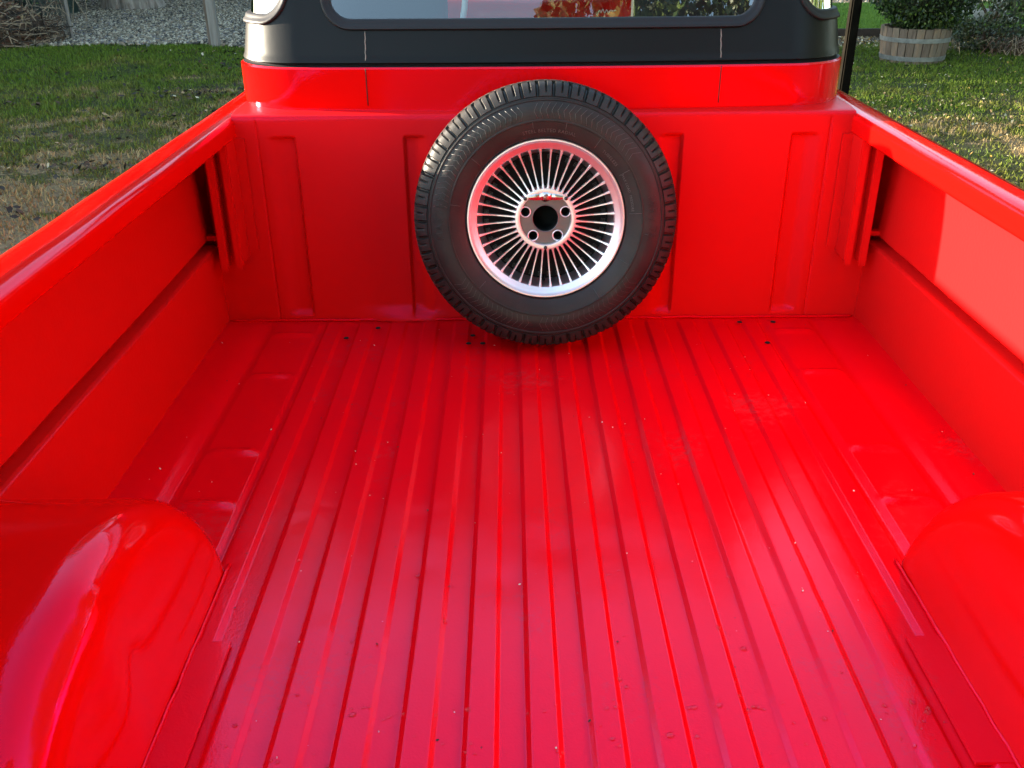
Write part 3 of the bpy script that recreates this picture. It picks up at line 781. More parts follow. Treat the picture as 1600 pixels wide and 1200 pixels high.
# rim
mb = MB(); mb.lathe([(.150, .0, ), (.160, .040), (.1635, .0640), (.1645, .0665), (.1665, .0680), (.1760, .0705), (.1800, .0735), (.1815, .0765), (.1835, .0785), (.1865, .0785), (.1880, .0765), (.1885, .0720), (.1870, .066)], 160)
rim = wpart(mb, 'rim', M_alu, auto=35)
mb = MB(); mb.lathe([(.1655, .066), (.160, .035), (.157, -.02), (.157, -.060), (.150, -.065)], 96); wpart(mb, 'rim_barrel', M_blackm, rim)
mb = MB(); mb.lathe([(.157, .012), (.120, .006), (.080, .012), (.050, .020), (.030, .022)], 96); wpart(mb, 'wheel_dish', M_blackm, rim)
mb = MB()
for i in range(40):      # small pressed squares seen between the spokes
    a = 2*math.pi*(i+.5)/40; er = Vector((math.cos(a), 0, math.sin(a))); et = Vector((-math.sin(a), 0, math.cos(a)))
    for (r0, t0, r1, t1) in ((.146, -.0052, .1475, .0052), (.1375, -.0052, .139, .0052), (.139, -.0052, .146, -.004), (.139, .004, .146, .0052), (.1405, -.002, .1445, .0022)):
        M4 = Matrix(((et.x, 0, er.x, 0), (et.y, 1, er.y, -.0125), (et.z, 0, er.z, 0), (0, 0, 0, 1)))
        mb.box((t0, -.001, r0), (t1, .001, r1), 0, M4)
    a = 2*math.pi*(i)/40
wpart(mb, 'dish_slots', M_tab, rim, smooth=False, stuff=True)
spoke0 = None
for i in range(40):
    a = 2*math.pi*(i+.5)/40 + math.pi/2
    mb = MB(); sec = []
    n = 7; vv = []; 
    for k in range(n):
        t = k/(n-1); r = .0665 + (.1660-.0665)*t
        w = .0655 - .010*math.sin(t*math.pi)*.8 - .004*(1-t)
        hw = .0023 - .0007*math.sin(t*math.pi)**.6 + (.0016 if k in (0,) else 0) + (.0010 if k == n-1 else 0)
        for (x_, dw) in ((-hw, 0), (-hw*.75, .0008), (hw*.75, .0008), (hw, 0), (hw*1.15, -.012), (-hw*1.15, -.012)):
            vv.append((x_, -(w+dw), r))
    ff = []
    for k in range(n-1):
        for q in range(6): ff.append((k*6+q, k*6+(q+1) % 6, (k+1)*6+(q+1) % 6, (k+1)*6+q))
    if spoke0 is None:
        me_ = bpy.data.meshes.new('spoke'); me_.from_pydata(vv, [], ff); me_.materials.append(M_spoke); me_.update(); spoke0 = me_
    o = bpy.data.objects.new('spoke', spoke0); C.objects.link(o); o.parent = rim
    o.matrix_local = Mw @ Matrix.Rotation(-(a-math.pi/2), 4, 'Y')
# hub: ring + recessed plate with real holes
def plate(outer_r, holes, w0, w1, n=72):
    bm = bmesh.new(); edges = []
    def loop(cx, cz, r, n_):
        vs_ = [bm.verts.new((cx+r*math.cos(2*math.pi*k/n_), -w0, cz+r*math.sin(2*math.pi*k/n_))) for k in range(n_)]
        for k in range(n_): edges.append(bm.edges.new((vs_[k], vs_[(k+1) % n_])))
    loop(0, 0, outer_r, n)
    for cx, cz, r in holes: loop(cx, cz, r, 28)
    bmesh.ops.triangle_fill(bm, edges=edges, use_beauty=True)
    g = bmesh.ops.extrude_face_region(bm, geom=bm.faces[:])
    for e_ in g['geom']:
        if isinstance(e_, bmesh.types.BMVert): e_.co.y = -w1
    bm.normal_update(); bmesh.ops.recalc_face_normals(bm, faces=bm.faces[:])
    bm.verts.index_update(); m_ = MB(); m_.add([tuple(q.co) for q in bm.verts], [tuple(x_.index for x_ in fc.verts) for fc in bm.faces]); bm.free(); return m_
holes = [(0, 0, .0312)]
lug = []
for k in range(5):
    a = R(90+72*k); lug.append((.0505*math.cos(a), .0505*math.sin(a)))
holes += [(x_, z_, .0112) for x_, z_ in lug]
hub = wpart(plate(.0635, holes, .030, .050), 'hub_plate', M_hub, rim, smooth=False)
mb = MB(); mb.lathe([(.0610, .046), (.0615, .0605), (.0630, .0620), (.0690, .0625), (.0720, .0620), (.0735, .0600), (.0745, .040), (.0745, .020)], 96); wpart(mb, 'hub_ring', M_alu, rim, auto=40)
mb = MB(); mb.lathe([(.0302, .0495), (.0312, .0512), (.0326, .0512), (.0334, .0500)], 64); mb.lathe([(.0306, .0500), (.0306, -.02), (.0001, -.02)], 40); mb.mi = [0]*(len(mb.f)-80)+[1]*80
wpart(mb, 'centre_bore', M_alu, rim, mats=[M_hub, M_bore])
for x_, z_ in lug[1:]:
    mb = MB(); mb.lathe([(.0104, .0495), (.0112, .0515), (.0126, .0516), (.0136, .0500)], 28); mb.lathe([(.0110, .0505), (.0082, .036), (.0078, -.005), (.0001, -.005)], 24)
    n2 = 24*3; mb.mi = [0]*(len(mb.f)-n2)+[1]*n2; mb.v = [(a_+x_, b_, c_+z_) for a_, b_, c_ in mb.v]
    wpart(mb, 'lug_hole', M_alu, rim, mats=[M_alu, M_bore])
for ang in (135, 45, 270):
    x_, z_ = .0685*math.cos(R(ang)), .0685*math.sin(R(ang))
    mb = MB(); mb.lathe([(.0, .067), (.0028, .067), (.0042, .0655), (.0045, .061)], 16); mb.v = [(a_+x_, b_, c_+z_) for a_, b_, c_ in mb.v]; wpart(mb, 'bolt', M_tab, rim)
# winged badge at the top of the hub
mb = MB(); vv = []; NUb = 21
for i in range(NUb):
    u = -1+2*i/(NUb-1)
    hgt = .0075*(1-.35*abs(u)**3) ; 
    for j in range(7):
        t = -1+2*j/6
        x_ = .041*u; z_ = .0515 + .0055*(1-u*u)*.5 + hgt*1.25*t
        w = .0605 + .0035*(1-t*t) + .0022*math.exp(-(u/.22)**2) - .002*math.exp(-((abs(u)-.33)/.09)**2)
        vv.append((x_, -w, z_))
mb.add(vv, grid_faces(NUb, 7, flip=True)); 
bx = MB(); bx.add(vv, grid_faces(NUb, 7, flip=True))
badge = wpart(bx, 'hub_badge', mat('polished_badge', (.75, .62, .6), rough=.22, metal=1.0), rim)
mb = MB(); mb.lathe([(.0, .069), (.0035, .0688), (.0058, .0675), (.0066, .0655), (.007, .060)], 20); mb.v = [(a_, b_, c_+.0515) for a_, b_, c_ in mb.v]; wpart(mb, 'crest', mat('badge_crest', (.35, .16, .12), rough=.35, metal=.8), rim)
mb = MB(); mb.tube([(-.004, -.030, -.143), (-.004, -.052, -.149)], [.0042, .0036], 10); wpart(mb, 'valve_stem', M_blackm, rim)

# ================================================================== SMALL THINGS IN THE BED
DR = MB(); DR.lathe([(.0, .26), (.35, .24), (.7, .16), (.92, .06), (1.0, -.02)], 10)
drv = [(x_, z_, -y_) for x_, y_, z_ in DR.v]
M_water = mat('water_drops', (1, 1, 1), rough=.0, trans=1.0, ior=1.33)
def top_z(x_):
    for (xa, za), (xb, zb_) in zip(pp, pp[1:]):
        if xa <= x_ <= xb: return za+(zb_-za)*(x_-xa)/max(1e-6, xb-xa)
    return 0
pd = []; sd = []
for i in range(160):
    x_ = rnd.uniform(-.5, .56); y_ = -1.05-abs(rnd.gauss(0, .28)) if i < 90 else rnd.uniform(-1.52, -1.38)
    if i % 5 == 0: y_ = -1.405 + rnd.uniform(-.012, .012)
    pd.append((x_, y_, ZB+top_z(x_)+.0008)); sd.append(rnd.choice([.0014, .0019, .0025, .0032, .0048])*rnd.uniform(.85, 1.15))
V4 = [q for q in DR.f]
o = scatter('water_drops', np.array(pd), np.array(sd), [M_water], drv, V4, np.zeros(len(pd)), tilt=.0, label='small clear water drops resting on the red bed floor')
for pl_ in o.data.polygons: pl_.use_smooth = True
M_deb = mat('pale_seed', (.55, .48, .38), rough=.7)
M_deb2 = mat('dark_grit', (.03, .015, .01), rough=.8)
pd = []; sd = []; mi = []
for i in range(150):
    x_ = rnd.uniform(-.84, .84); y_ = rnd.uniform(-1.5, -.02) if i % 3 else rnd.uniform(-.9, -.02)
    if abs(x_) > .55 and y_ < -1.0: x_ *= .6
    pd.append((x_, y_, ZB+top_z(x_)+.0015)); sd.append(rnd.choice([.0018, .0024, .003, .0052])); mi.append(0 if rnd.random() < .6 else 1)
scatter('floor_debris', np.array(pd), np.array(sd), [M_deb, M_deb2], LEAF, LEAFF, mi, tilt=.3, label='tiny pale seeds and dark grit scattered over the red bed floor')

# ================================================================== GARDEN THINGS
M_oldw = mat('weathered_grey_oak', (.14, .115, .09), rough=.85, base2=(.23, .15, .10), vscale=5, bump=.004, bscale=25, stretch=(6, 6, .8))
M_oldw2 = mat('weathered_brown_oak', (.10, .07, .05), rough=.85, base2=(.18, .13, .10), vscale=5, bump=.004, bscale=25, stretch=(6, 6, .8))
M_hoop = mat('galvanised_hoop', (.24, .25, .245), rough=.5, metal=.5, var=.3, vscale=9)
bx_, by_ = 4.53, 8.90
bar = thing('half_barrel', 'weathered oak half barrel planter with grey hoops on the right lawn', 'planter', (bx_, by_, -.02))
def bar_r(t): return .335 + .045*t - .02*t*(1-t)*-1
NS = 26; HB = .405
for k in range(NS):
    a0 = 2*math.pi*k/NS+.012; a1 = 2*math.pi*(k+1)/NS-.012; mb = MB(); dr = rnd.uniform(-.003, .003); vv = []
    hh = HB + rnd.uniform(-.006, .004)
    for j in range(5):
        t = j/4
        for (a, rr) in ((a0, 0), ((a0+a1)/2, .003), (a1, 0), (a1, -.028), (a0, -.028)):
            r_ = bar_r(t)+dr+rr; vv.append((r_*math.cos(a), r_*math.sin(a), hh*t+.02))
    ff = [(j*5+q, j*5+(q+1) % 5, (j+1)*5+(q+1) % 5, (j+1)*5+q) for j in range(4) for q in range(5)] + [(0, 4, 3, 2, 1), (20, 21, 22, 23, 24)]
    mb.add(vv, ff); mb.build('stave', M_oldw if rnd.random() < .6 else M_oldw2, bar)
for zc in (.105, .300):
    mb = MB(); vv = []; n = 48
    for i in range(n):
        a = 2*math.pi*i/n
        for (dz, dr) in ((-.024, .002), (-.023, .009), (.023, .009), (.024, .002)):
            r_ = bar_r((zc+dz-.02)/HB)+dr; vv.append((r_*math.cos(a), r_*math.sin(a), zc+dz))
    mb.add(vv, [(i*4+q, ((i+1) % n)*4+q, ((i+1) % n)*4+q+1, i*4+q+1) for i in range(n) for q in range(3)]); mb.build('hoop', M_hoop, bar, smooth=True, auto=40)
mb = MB(); mb.lathe([(0, -.40), (.33, -.40)], 24); mesh_obj('soil', [(x_, z_, -y_*1) for x_, y_, z_ in mb.v], mb.f, M_litter, bar)

def leaf_cloud(n, center, radii, shell=.35, lumps=9, seed=1, squash=None):
    g = np.random.default_rng(seed)
    d = g.normal(size=(n, 3)); d /= np.linalg.norm(d, axis=1)[:, None]
    ld = g.normal(size=(lumps, 3)); ld /= np.linalg.norm(ld, axis=1)[:, None]
    bumpv = 1 + .13*np.max(np.exp(-(1-d@ld.T)*9), axis=1) + g.normal(0, .03, n)
    rr = (1-shell*g.random(n)**1.8)*bumpv
    return d*rr[:, None]*np.array(radii)+np.array(center)
LF = [(-.5, 0, 0), (0, -.28, .04), (.55, 0, .1), (0, .28, .04)]
LFF = [(0, 1, 2), (0, 2, 3)]
def leafmat(name, a, b_):
    m = mat(name, a, rough=.45, base2=b_, vscale=6, spec=.5); return m
M_box = [leafmat('box_leaf', (.016, .036, .008), (.035, .065, .012)), leafmat('box_leaf_light', (.06, .10, .015), (.09, .14, .02)), leafmat('box_leaf_dark', (.008, .018, .006), (.015, .028, .008))]
sh = thing('box_shrub', 'dense round box shrub growing in the half barrel', 'shrub', (bx_, by_, .40))
pc = leaf_cloud(15000, (0.04, 0, .47), (.56, .55, .52), .45, 14, 5)
o = scatter('crown', pc, nrng.uniform(.028, .05, len(pc)), M_box, LF, LFF, nrng.choice(3, len(pc), p=[.5, .15, .35]), tilt=1.1, parent=sh)
mb = MB(); mb.tube([(0, 0, 0), (.02, .01, .2), (.0, 0, .5)], [.03, .025, .01], 8)
for k in range(9):
    a = k*.7; mb.tube([(0, 0, .1+.03*k), (.2*math.cos(a), .2*math.sin(a), .35+.02*k), (.38*math.cos(a), .38*math.sin(a), .5)], [.012, .008, .003], 5)
mb.build('trunk', mat('box_bark', (.06, .045, .03), rough=.9), sh)
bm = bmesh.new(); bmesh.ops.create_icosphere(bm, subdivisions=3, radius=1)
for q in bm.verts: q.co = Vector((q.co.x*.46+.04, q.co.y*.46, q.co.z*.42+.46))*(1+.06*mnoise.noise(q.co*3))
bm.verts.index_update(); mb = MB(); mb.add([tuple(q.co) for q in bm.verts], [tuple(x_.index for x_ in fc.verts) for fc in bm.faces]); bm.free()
mb.build('dark_core', mat('shrub_inside', (.010, .014, .006), rough=.95), sh)  # added dark core so the crown looks dense and shaded inside
def post(name, label, cat, x_, y_, w, h, m, lean=(0, 0), d=None):
    t = thing(name, label, cat, (x_, y_, 0)); mb = MB(); d = d or w
    M4 = Matrix.Rotation(lean[0], 4, 'Y') @ Matrix.Rotation(lean[1], 4, 'X')
    bm = bmesh.new(); bmesh.ops.create_cube(bm, size=1)
    for vv in bm.verts: vv.co = M4 @ Vector((vv.co.x*w, vv.co.y*d, (vv.co.z+.5)*h))
    bmesh.ops.bevel(bm, geom=bm.edges[:], offset=.008, segments=2, affect='EDGES'); bm.verts.index_update()
    mb.add([tuple(q.co) for q in bm.verts], [tuple(q.index for q in fc.verts) for fc in bm.faces]); bm.free()
    mb.build('shaft', m, t); return t
M_post = mat('grey_post_wood', (.17, .15, .135), rough=.85, base2=(.25, .22, .20), vscale=4, bump=.004, bscale=30, stretch=(8, 8, .6))
t = post('timber_post', 'grey timber post standing at the near edge of the gravel', 'post', -3.93, 10.62, .10, 2.6, M_post, (0, 0), .11)
mb = MB(); mb.box((-.095, .0, 0), (-.055, .10, 2.3)); mb.build('batten', M_oldw2, t)
M_darkp = mat('dark_tarred_post', (.006, .005, .0035), rough=.95, spec=.05, var=.4, vscale=6, bump=.004, bscale=25)
post('tarred_post', 'dark slanting timber post just right of the truck cab', 'post', 1.765, 3.0, .055, 2.9, M_darkp, (0, 0))
t = thing('sleeper_beam', 'dark timber beam lying on the far side of the gravel', 'beam', (-6.2, 18.3, 0)); mb = MB(); mb.box((-1.2, -.1, 0), (2.6, .1, .22)); mb.build('beam', M_edge, t)
# fluted old tree trunk standing on the gravel
tr = thing('old_tree', 'old tree with grey fluted trunk standing on the gravel', 'tree', (-7.05, 16.3, 0))
v = []; NTt, NZt = 96, 24
for i in range(NTt):
    a = 2*math.pi*i/NTt
    for j in range(NZt):
        z_ = 5.0*(j/(NZt-1))**1.5; t_ = z_/5
        fl = .10*abs(math.sin(a*5.5+z_*.25+.5*mnoise.noise(Vector((a, z_, 0)))))**.6
        r_ = (.40 + .12*math.exp(-z_*2.2) - .22*t_) + (fl-.05) + .05*mnoise.noise(Vector((math.cos(a)*4, math.sin(a)*4, z_*1.2))) + .02*mnoise.noise(Vector((math.cos(a)*14, math.sin(a)*14, z_*2)))
        v.append((r_*math.cos(a)*1.05, r_*math.sin(a), z_))
M_bark = mat('grey_fluted_bark', (.15, .115, .095), rough=.9, base2=(.33, .29, .26), vscale=4, bump=.02, bscale=16, stretch=(3, 3, .5))
f = grid_faces(NTt, NZt) + [((NTt-1)*NZt+j, (NTt-1)*NZt+j+1, j+1, j) for j in range(NZt-1)]
mesh_obj('trunk', v, f, M_bark, tr, (0, 0, 0), True)
LEAFG = [leafmat('tree_leaf', (.025, .048, .012), (.05, .085, .02)), leafmat('tree_leaf_light', (.07, .11, .03), (.10, .15, .04)), leafmat('tree_leaf_dark', (.012, .025, .008), (.022, .04, .012))]
def crown(parent, n, c, r, seed, ls=(.10, .22), lumps=12):
    p_ = leaf_cloud(n, c, r, .6, lumps, seed)
    o = scatter('crown', p_, nrng.uniform(ls[0], ls[1], len(p_)), LEAFG, LF, LFF, nrng.choice(3, len(p_), p=[.5, .2, .3]), tilt=1.1, parent=parent); return o
crown(tr, 26000, (-.5, 0, 8.4), (5.4, 4.8, 6.0), 21, (.18, .38))  # crown out of view, enlarged to darken rail and arch reflections
# green bin behind the wire pen
M_bin = mat('dark_green_plastic', (.008, .022, .017), rough=.45, bump=.001, bscale=20)
tb = thing('compost_bin', 'dark green plastic bin behind the wire pen at left', 'bin', (-8.15, 15.0, 0))
mb = MB()
n = 28
for (z0, z1, r0, r1) in ((0, .04, .62, .62), (.04, .9, .60, .52), (.9, .95, .56, .55)):
    vv = [(r*math.cos(2*math.pi*i/n), r*math.sin(2*math.pi*i/n), z) for r, z in ((r0, z0), (r1, z1)) for i in range(n)]
    mb.add(vv, [(i, (i+1) % n, n+(i+1) % n, n+i) for i in range(n)] + [tuple(range(n, 2*n))])
for k in range(8): 
    z_ = .1+.1*k; r_ = .603-.093*z_
    mb.tube([(r_*math.cos(2*math.pi*i/n), r_*math.sin(2*math.pi*i/n), z_) for i in range(n)], .008, 5, closed=True)
mb.build('body', M_bin, tb, smooth=False)
mb = MB(); mb.add([(.57*math.cos(2*math.pi*i/n), .57*math.sin(2*math.pi*i/n), .95) for i in range(n)]+[(0, 0, 1.05)], [(i, (i+1) % n, n) for i in range(n)]); mb.build('lid', M_bin, tb)
# board fence piece behind the pen
bf = thing('board_fence', 'mossy grey upright board fence behind the twig pen', 'fence', (-9.2, 12.9, 0))
for k in range(13):
    mb = MB(); mb.box((-1.3+k*.2, rnd.uniform(-.01, .01), .05), (-1.3+k*.2+.19, .03, 1.5+rnd.uniform(-.03, .03)))
    mb.build('board', mat('mossy_board', (.06, .065, .045), rough=.9, base2=(.11, .10, .075), vscale=4, bump=.004, bscale=30) if k == 0 else bpy.data.materials['mossy_board'], bf)
# wire pen with twigs
pen = thing('wire_pen', 'round wire mesh pen around the brown twig heap at left', 'fence', (-7.25, 11.15, 0))
M_wire = mat('rusty_wire', (.08, .07, .06), rough=.6, metal=.5)
PR_ = 1.12
mb = MB()
for k in range(70):
    a = 2*math.pi*k/70; x_, y_ = PR_*math.cos(a), PR_*math.sin(a)*.9
    mb.tube([(x_, y_, 0), (x_*1.01, y_*1.01, .78 if k % 2 else .80)], .0028, 4)
mb.build('upright_wires', M_wire, pen)['kind'] = 'stuff'
for k in range(10):
    mb = MB(); z_ = .04+.083*k; mb.tube([(PR_*math.cos(2*math.pi*i/60), PR_*.9*math.sin(2*math.pi*i/60), z_+.006*math.sin(i*1.3+k)) for i in range(60)], .0026, 4, closed=True); mb.build('hoop_wire', M_wire, pen)
for a in (20, 100, 200, 290):
    mb = MB(); mb.tube([(PR_*1.02*math.cos(R(a)), PR_*.92*math.sin(R(a)), 0), (PR_*1.02*math.cos(R(a)), PR_*.92*math.sin(R(a)), .95)], .02, 8); mb.build('stake', M_post, pen)
tw = thing('twig_heap', 'heap of tangled brown twigs and dead leaves inside the wire pen', 'compost heap', (-7.25, 11.15, 0))
M_tw = [mat('twig_brown', (.09, .05, .03), rough=.9), mat('twig_pale', (.30, .22, .15), rough=.85), mat('twig_dark', (.018, .012, .009), rough=.9)]
core = MB(); vv = []; n1, n2 = 32, 10
for i in range(n1):
    for j in range(n2):
        t_ = j/(n2-1); a = 2*math.pi*i/n1; r_ = .86*(1-t_**2.5)
        vv.append((r_*math.cos(a), r_*.9*math.sin(a), .02+.50*t_**.55 + .05*mnoise.noise(Vector((r_*math.cos(a)*3, r_*math.sin(a)*3, t_)))))
core.add(vv, [(i*n2+j, ((i+1) % n1)*n2+j, ((i+1) % n1)*n2+j+1, i*n2+j+1) for i in range(n1) for j in range(n2-1)]); core.build('leaf_mound', mat('rotting_leaves', (.025, .016, .01), rough=.95, base2=(.09, .05, .03), vscale=14, bump=.03, bscale=20), tw, smooth=True)
mb = MB()
for k in range(1500):
    a = rnd.uniform(0, 2*math.pi); q = rnd.random()**.5; r_ = 1.03*q; z_ = .03+.50*(1-q**3)*rnd.uniform(.15, 1.12) if rnd.random() < .5 else rnd.uniform(.03, .5)*(1 if q > .9 else 0) + (.5*(1-q**3) if q <= .9 else 0)
    p_ = Vector((r_*math.cos(a), r_*.9*math.sin(a), z_)); d_ = Vector((rnd.gauss(0, 1), rnd.gauss(0, 1), rnd.gauss(0, .45))).normalized(); L = rnd.uniform(.10, .45)
    c_ = Vector((rnd.gauss(0, .05), rnd.gauss(0, .05), rnd.uniform(-.02, .08)))
    mb.tube([p_-d_*L/2, p_+c_, p_+d_*L/2], [.008, .007, .003], 4, mi=rnd.choice([0, 0, 1, 1, 2]), cap=False)
o = mb.build('twigs', M_tw[0], tw, mats=M_tw); o['kind'] = 'stuff'
pl_ = np.column_stack([nrng.normal(0, .5, 900), nrng.normal(0, .42, 900), nrng.uniform(.42, .56, 900)])
rr_ = np.hypot(pl_[:, 0], pl_[:, 1]/.9); pl_ = pl_[rr_ < 1.0]; rr_ = rr_[rr_ < 1.0]; pl_[:, 2] = .05+.5*(1-rr_**3)+nrng.uniform(0, .04, len(pl_))
scatter('dead_leaf_cover', pl_, nrng.uniform(.03, .07, len(pl_)), [M_l1, M_l2, mat('leaf_reddish', (.16, .06, .035), rough=.8)], LEAF, LEAFF, nrng.choice(3, len(pl_), p=[.4, .25, .35]), tilt=.8, parent=tw)
# climbing plant with thin stems between pen and bin
sc_ = thing('climbing_plant', 'thin leafy climber hanging before the dark green bin', 'plant', (-7.45, 13.6, 0))
mb = MB(); lp = []
for k in range(22):
    x0 = rnd.uniform(-.8, .7); pts = [Vector((x0, rnd.uniform(-.1, .1), 0))]
    for j in range(7): pts.append(pts[-1]+Vector((rnd.gauss(0, .10), rnd.gauss(0, .04), .22)))
    mb.tube(pts, .006, 4, cap=False)
    for q in pts[2:]:
        for _ in range(5): lp.append(q+Vector((rnd.gauss(0, .07), rnd.gauss(0, .05), rnd.gauss(0, .07))))
mb.build('stems', M_tw[1], sc_)
scatter('leaves', np.array([tuple(q) for q in lp]), nrng.uniform(.03, .06, len(lp)), [LEAFG[1], LEAFG[2]], LF, LFF, nrng.choice(2, len(lp), p=[.4, .6]), tilt=1, parent=sc_)
# right background: pale stone garden wall piece with opening, mossy mound, dark bush, dry stems
st = thing('stone_pedestal', 'pale stone garden seat with two legs between the round shrub and dark bush', 'garden seat', (6.75, 12.1, .11))
M_stone = mat('pale_limestone', (.42, .38, .34), rough=.85, base2=(.52, .47, .43), vscale=7, bump=.006, bscale=20)
for nm, lo, hi in (('leg', (-.30, -.12, .18), (-.12, .12, .75)), ('leg', (.16, -.12, .10), (.30, .12, .75)), ('base_slab', (-.36, -.2, .0), (.12, .2, .18)), ('base_slab', (.13, -.24, -.05), (.44, .16, .085)), ('seat_slab', (-.40, -.18, .75), (.40, .18, .85))):
    mb = MB(); rounded_box(mb, lo, hi, .02, 2); mb.build(nm, M_stone, st, smooth=False)
def bush(name, label, x_, y_, r, h, n, seed, ls, mats_, z0=0):
    t = thing(name, label, 'shrub', (x_, y_, z0)); pc_ = leaf_cloud(n, (0, 0, h*.52), (r, r*.9, h*.55), .6, 12, seed)
    pc_ = pc_[pc_[:, 2] > .02]
    scatter('crown', pc_, nrng.uniform(ls[0], ls[1], len(pc_)), mats_, LF, LFF, nrng.choice(len(mats_), len(pc_)), tilt=1.1, parent=t)
    mb = MB()
    for k in range(14):
        a = rnd.uniform(0, 6.28); mb.tube([(0, 0, 0), (r*.35*math.cos(a), r*.35*math.sin(a), h*.4), (r*.75*math.cos(a), r*.75*math.sin(a), h*.75)], [.014, .009, .004], 5)
    mb.build('stems', M_tw[0], t); return t
DG = [leafmat('bush_leaf', (.022, .036, .012), (.045, .065, .018)), leafmat('bush_leaf_dark', (.010, .018, .007), (.02, .032, .01)), leafmat('bush_leaf_olive', (.05, .055, .02), (.08, .08, .03))]
bush('dark_bush', 'dark loose bush at the right edge beyond the lawn', 6.75, 9.95, .85, 1.5, 8000, 31, (.035, .065), DG)
bush('low_plant', 'low leafy clump at the foot of the dark bush', 5.75, 9.75, .42, .38, 1500, 32, (.03, .055), DG)
bush('mossy_plant', 'low yellow-green plant spilling over the edging by the stone seat', 5.75, 11.1, .55, .26, 2600, 33, (.02, .04), [LEAFG[1], DG[2]], .05)
bush('trailing_plant', 'thin pale plant hanging in front of the stone seat', 6.75, 11.75, .42, .55, 420, 35, (.04, .07), [DG[2], LEAFG[1]], .10)
dt = thing('dry_stems', 'brown dry stems and dead leaves below the dark bush', 'plant', (6.2, 9.35, 0)); mb = MB()
for k in range(260):
    x0, y0 = rnd.gauss(0, .32), rnd.gauss(0, .16); L = rnd.uniform(.08, .3); a = rnd.uniform(0, 6.28)
    mb.tube([(x0, y0, .03), (x0+L*.5*math.cos(a), y0+L*.5*math.sin(a), .03+L*.7), (x0+L*math.cos(a), y0+L*math.sin(a), .03+L*.55)], [.005, .004, .002], 4, mi=rnd.choice([0, 1, 2]), cap=False)
o = mb.build('stems', M_tw[0], dt, mats=[M_tw[0], mat('twig_reddish', (.12, .06, .04), rough=.9), M_tw[1]]); o['kind'] = 'stuff'
# pale dry-stone garden wall beyond the raised lawn
gw = thing('garden_wall', 'pale dry stone garden wall beyond the bright raised lawn', 'wall', (7.5, 19.2, 0))
stm = None
M_st = [M_stone, mat('grey_fieldstone', (.26, .24, .22), rough=.9, bump=.01, bscale=15), mat('tan_fieldstone', (.36, .29, .22), rough=.9, bump=.01, bscale=15)]
def stone_mesh(mm):
    bm = bmesh.new(); bmesh.ops.create_cube(bm, size=1); bmesh.ops.bevel(bm, geom=bm.edges[:], offset=.14, segments=1, affect='EDGES')
    me_ = bpy.data.meshes.new('stone'); bm.to_mesh(me_); bm.free(); me_.materials.append(mm); return me_
sms = [stone_mesh(m_) for m_ in M_st]
for row in range(6):
    x_ = -4.2 + rnd.uniform(0, .2)
    while x_ < 3.5:
        w = rnd.uniform(.25, .5); o = bpy.data.objects.new('stone', rnd.choice(sms)); C.objects.link(o); o.parent = gw
        o.location = (x_+w/2, rnd.uniform(-.02, .02), .1+row*.2); o.scale = (w*.97, .35, .195); x_ += w

# ================================================================== UNSEEN TREES AND HEDGES, MANY ADDED FOR SHADE AND REFLECTIONS
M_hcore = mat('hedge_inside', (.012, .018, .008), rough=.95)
def hedge(label, x0, y0, x1, y1, h, w, n, seed, name='hedge'):
    t = thing(name, label, 'hedge', ((x0+x1)/2, (y0+y1)/2, 0)); g = np.random.default_rng(seed)
    cx, cy = (x0+x1)/2, (y0+y1)/2; L = math.hypot(x1-x0, y1-y0); ux, uy = (x1-x0)/L, (y1-y0)/L
    s_ = g.uniform(-L/2, L/2, n); q = g.uniform(-1, 1, n); zz_ = g.uniform(0, 1, n)
    onside = g.random(n) < .72
    off = np.where(onside, np.sign(q)*(.8+.25*g.random(n)), q); zz_ = np.where(onside, zz_, .90+.14*g.random(n))
    hh = h*(1+.045*np.sin(s_*.9+seed)+.03*np.sin(s_*2.3))
    X = s_*ux - off*w/2*uy; Y = s_*uy + off*w/2*ux
    scatter('foliage', np.column_stack([X, Y, zz_*hh]), g.uniform(.09, .20, n), LEAFG, LF, LFF, g.choice(3, n, p=[.5, .2, .3]), tilt=1.1, parent=t)
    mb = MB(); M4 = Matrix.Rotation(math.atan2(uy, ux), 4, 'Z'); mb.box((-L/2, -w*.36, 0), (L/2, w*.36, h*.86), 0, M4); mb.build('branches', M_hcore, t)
    return t
hedge('unseen clipped hedge added at left to shade the lawn', -15, -14, -15, 30, 3.25, 1.4, 26000, 51)  # unseen, put here to keep the left lawn in shade
hedge('unseen long hedge across the far end, raised to darken reflections', -16, 31, 26, 31, 5.0, 2.0, 16000, 52)  # unseen, height raised to darken low reflections in the paint
hedge('hedge along the right side of the garden', 20, -8, 20, 30, 3.2, 1.6, 12000, 53)
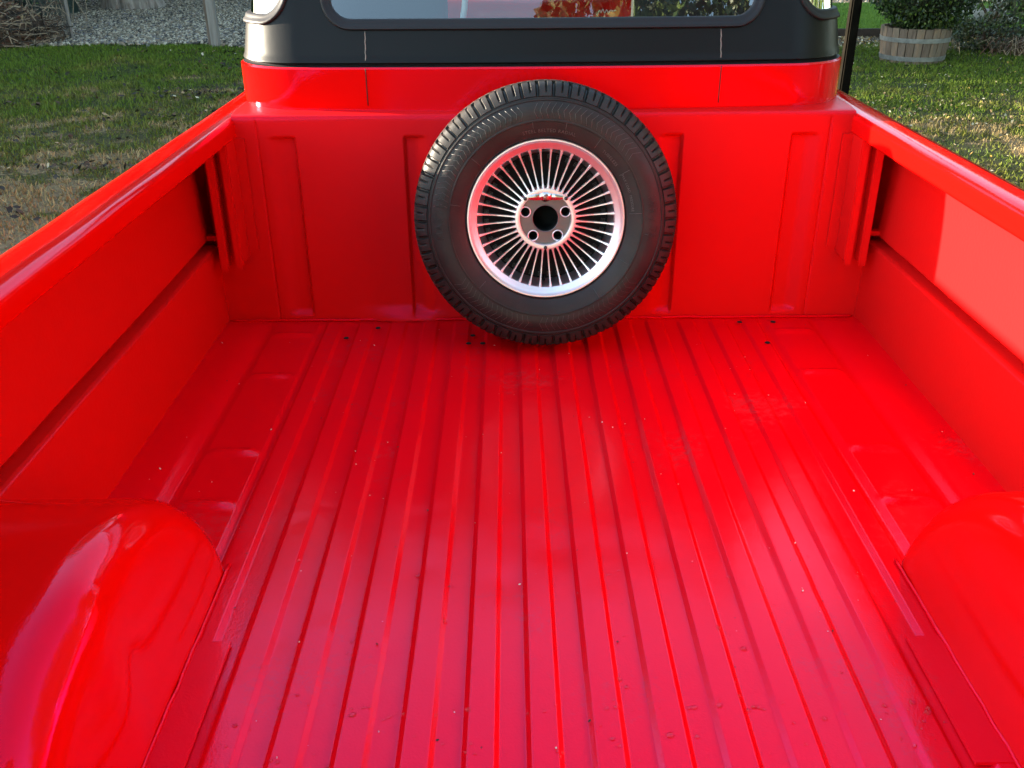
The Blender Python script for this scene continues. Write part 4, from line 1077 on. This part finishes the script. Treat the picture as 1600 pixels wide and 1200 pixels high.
def tree(label, x_, y_, h, r, seed, n=7000, trunk=.22, low=.35):
    t = thing('tree', label, 'tree', (x_, y_, 0)); mb = MB(); g = random.Random(seed)
    mb.tube([(0, 0, 0), (.1, .05, h*.25), (-.05, .1, h*.55), (0, 0, h*.85)], [trunk, trunk*.75, trunk*.5, trunk*.15], 10)
    for k in range(9):
        a = g.uniform(0, 6.28); z_ = h*g.uniform(.3, .65); mb.tube([(0, 0, z_), (r*.4*math.cos(a), r*.4*math.sin(a), z_+h*.10), (r*.8*math.cos(a), r*.8*math.sin(a), z_+h*.16)], [trunk*.35, trunk*.22, trunk*.06], 6)
    mb.build('trunk', M_bark, t, smooth=True)
    pts = []
    for k in range(7):
        a = g.uniform(0, 6.28); q = g.uniform(.2, .6)*r
        c = (q*math.cos(a), q*math.sin(a), h*(low+g.uniform(.12, .5)))
        pts.append(leaf_cloud(n//7, c, (r*.6, r*.6, h*.24), .75, 8, seed*10+k))
    pts = np.vstack(pts)
    scatter('crown', pts, nrng.uniform(.14, .30, len(pts)), LEAFG, LF, LFF, nrng.choice(3, len(pts), p=[.5, .2, .3]), tilt=1.1, parent=t)
    return t
tree('unseen broad tree added at left to shade the barrel and darken reflections', -11.0, 13.2, 15, 4.6, 61, 24000, low=.02)  # unseen, placed to shade the barrel, heightened to darken reflections
tree('tall tree behind the truck on the right', 3.4, -8.6, 8.5, 3.4, 62, 14000, low=.08)
yw = thing('yew_tree', 'dense dark yew behind the truck, right of its tailgate', 'tree', (2.15, -8.2, 0))
crown(yw, 26000, (0, 0, 4.6), (2.6, 2.3, 4.4), 77, (.12, .26))
mb = MB(); mb.tube([(0, 0, 0), (.05, .05, 2.5), (0, 0, 6.5)], [.3, .2, .05], 10); mb.build('trunk', M_bark, yw, smooth=True)
for i, (x_, y_, h_, lab) in enumerate(((8.6, -1.5, 13, 'unseen tall tree right of the truck bed, added to block sky light'), (9.6, 3.5, 14, 'unseen tall tree right of the cab, added to block sky light'), (12.5, 9.5, 13, 'unseen tall tree right of the barrel planter, added to block sky light'))):
    t = tree(lab, x_, y_, h_, 4.0, 90+i, 16000, .28, .22); t['group'] = 'unseen trees added at right to block sky light'  # unseen, added to block sky light and darken the left bed wall
tree('second tree behind the truck further right', 9.8, -5.0, 8.0, 3.4, 63, 8000, low=.1)
for i, (x_, y_, h_, lab) in enumerate(((-14, 24, 13, 'leftmost unseen tall tree beyond the gravel yard, added for dark reflections'), (-7.5, 26, 12, 'unseen tall tree beyond the gravel, left of the cab line, added for dark reflections'),
        (-1, 27, 11.5, 'unseen tall tree straight ahead of the truck, added for dark reflections'), (5.5, 27, 12, 'unseen tall tree beyond the raised lawn, added for dark reflections'),
        (12, 25, 12.5, 'unseen tall tree beyond the garden wall at right, added for dark reflections'), (18, 20, 10, 'rightmost unseen tree beyond the garden wall, added for dark reflections'), (-10.5, 20, 11, 'unseen tree behind the gravel yard, added to darken the left rail reflection'), (9.8, 16.5, 13, 'unseen tree behind the stone seat, added to darken the right rail reflection'), (-19, 17, 12, 'unseen tree beyond the left gravel end, added to darken the left rail reflection'))):
    t = tree(lab, x_, y_, h_, 4.4, 64+i, 12000, .28, .10); t['group'] = 'unseen trees added beyond the garden to darken reflections'  # unseen, added and made tall to darken reflections in the red paint
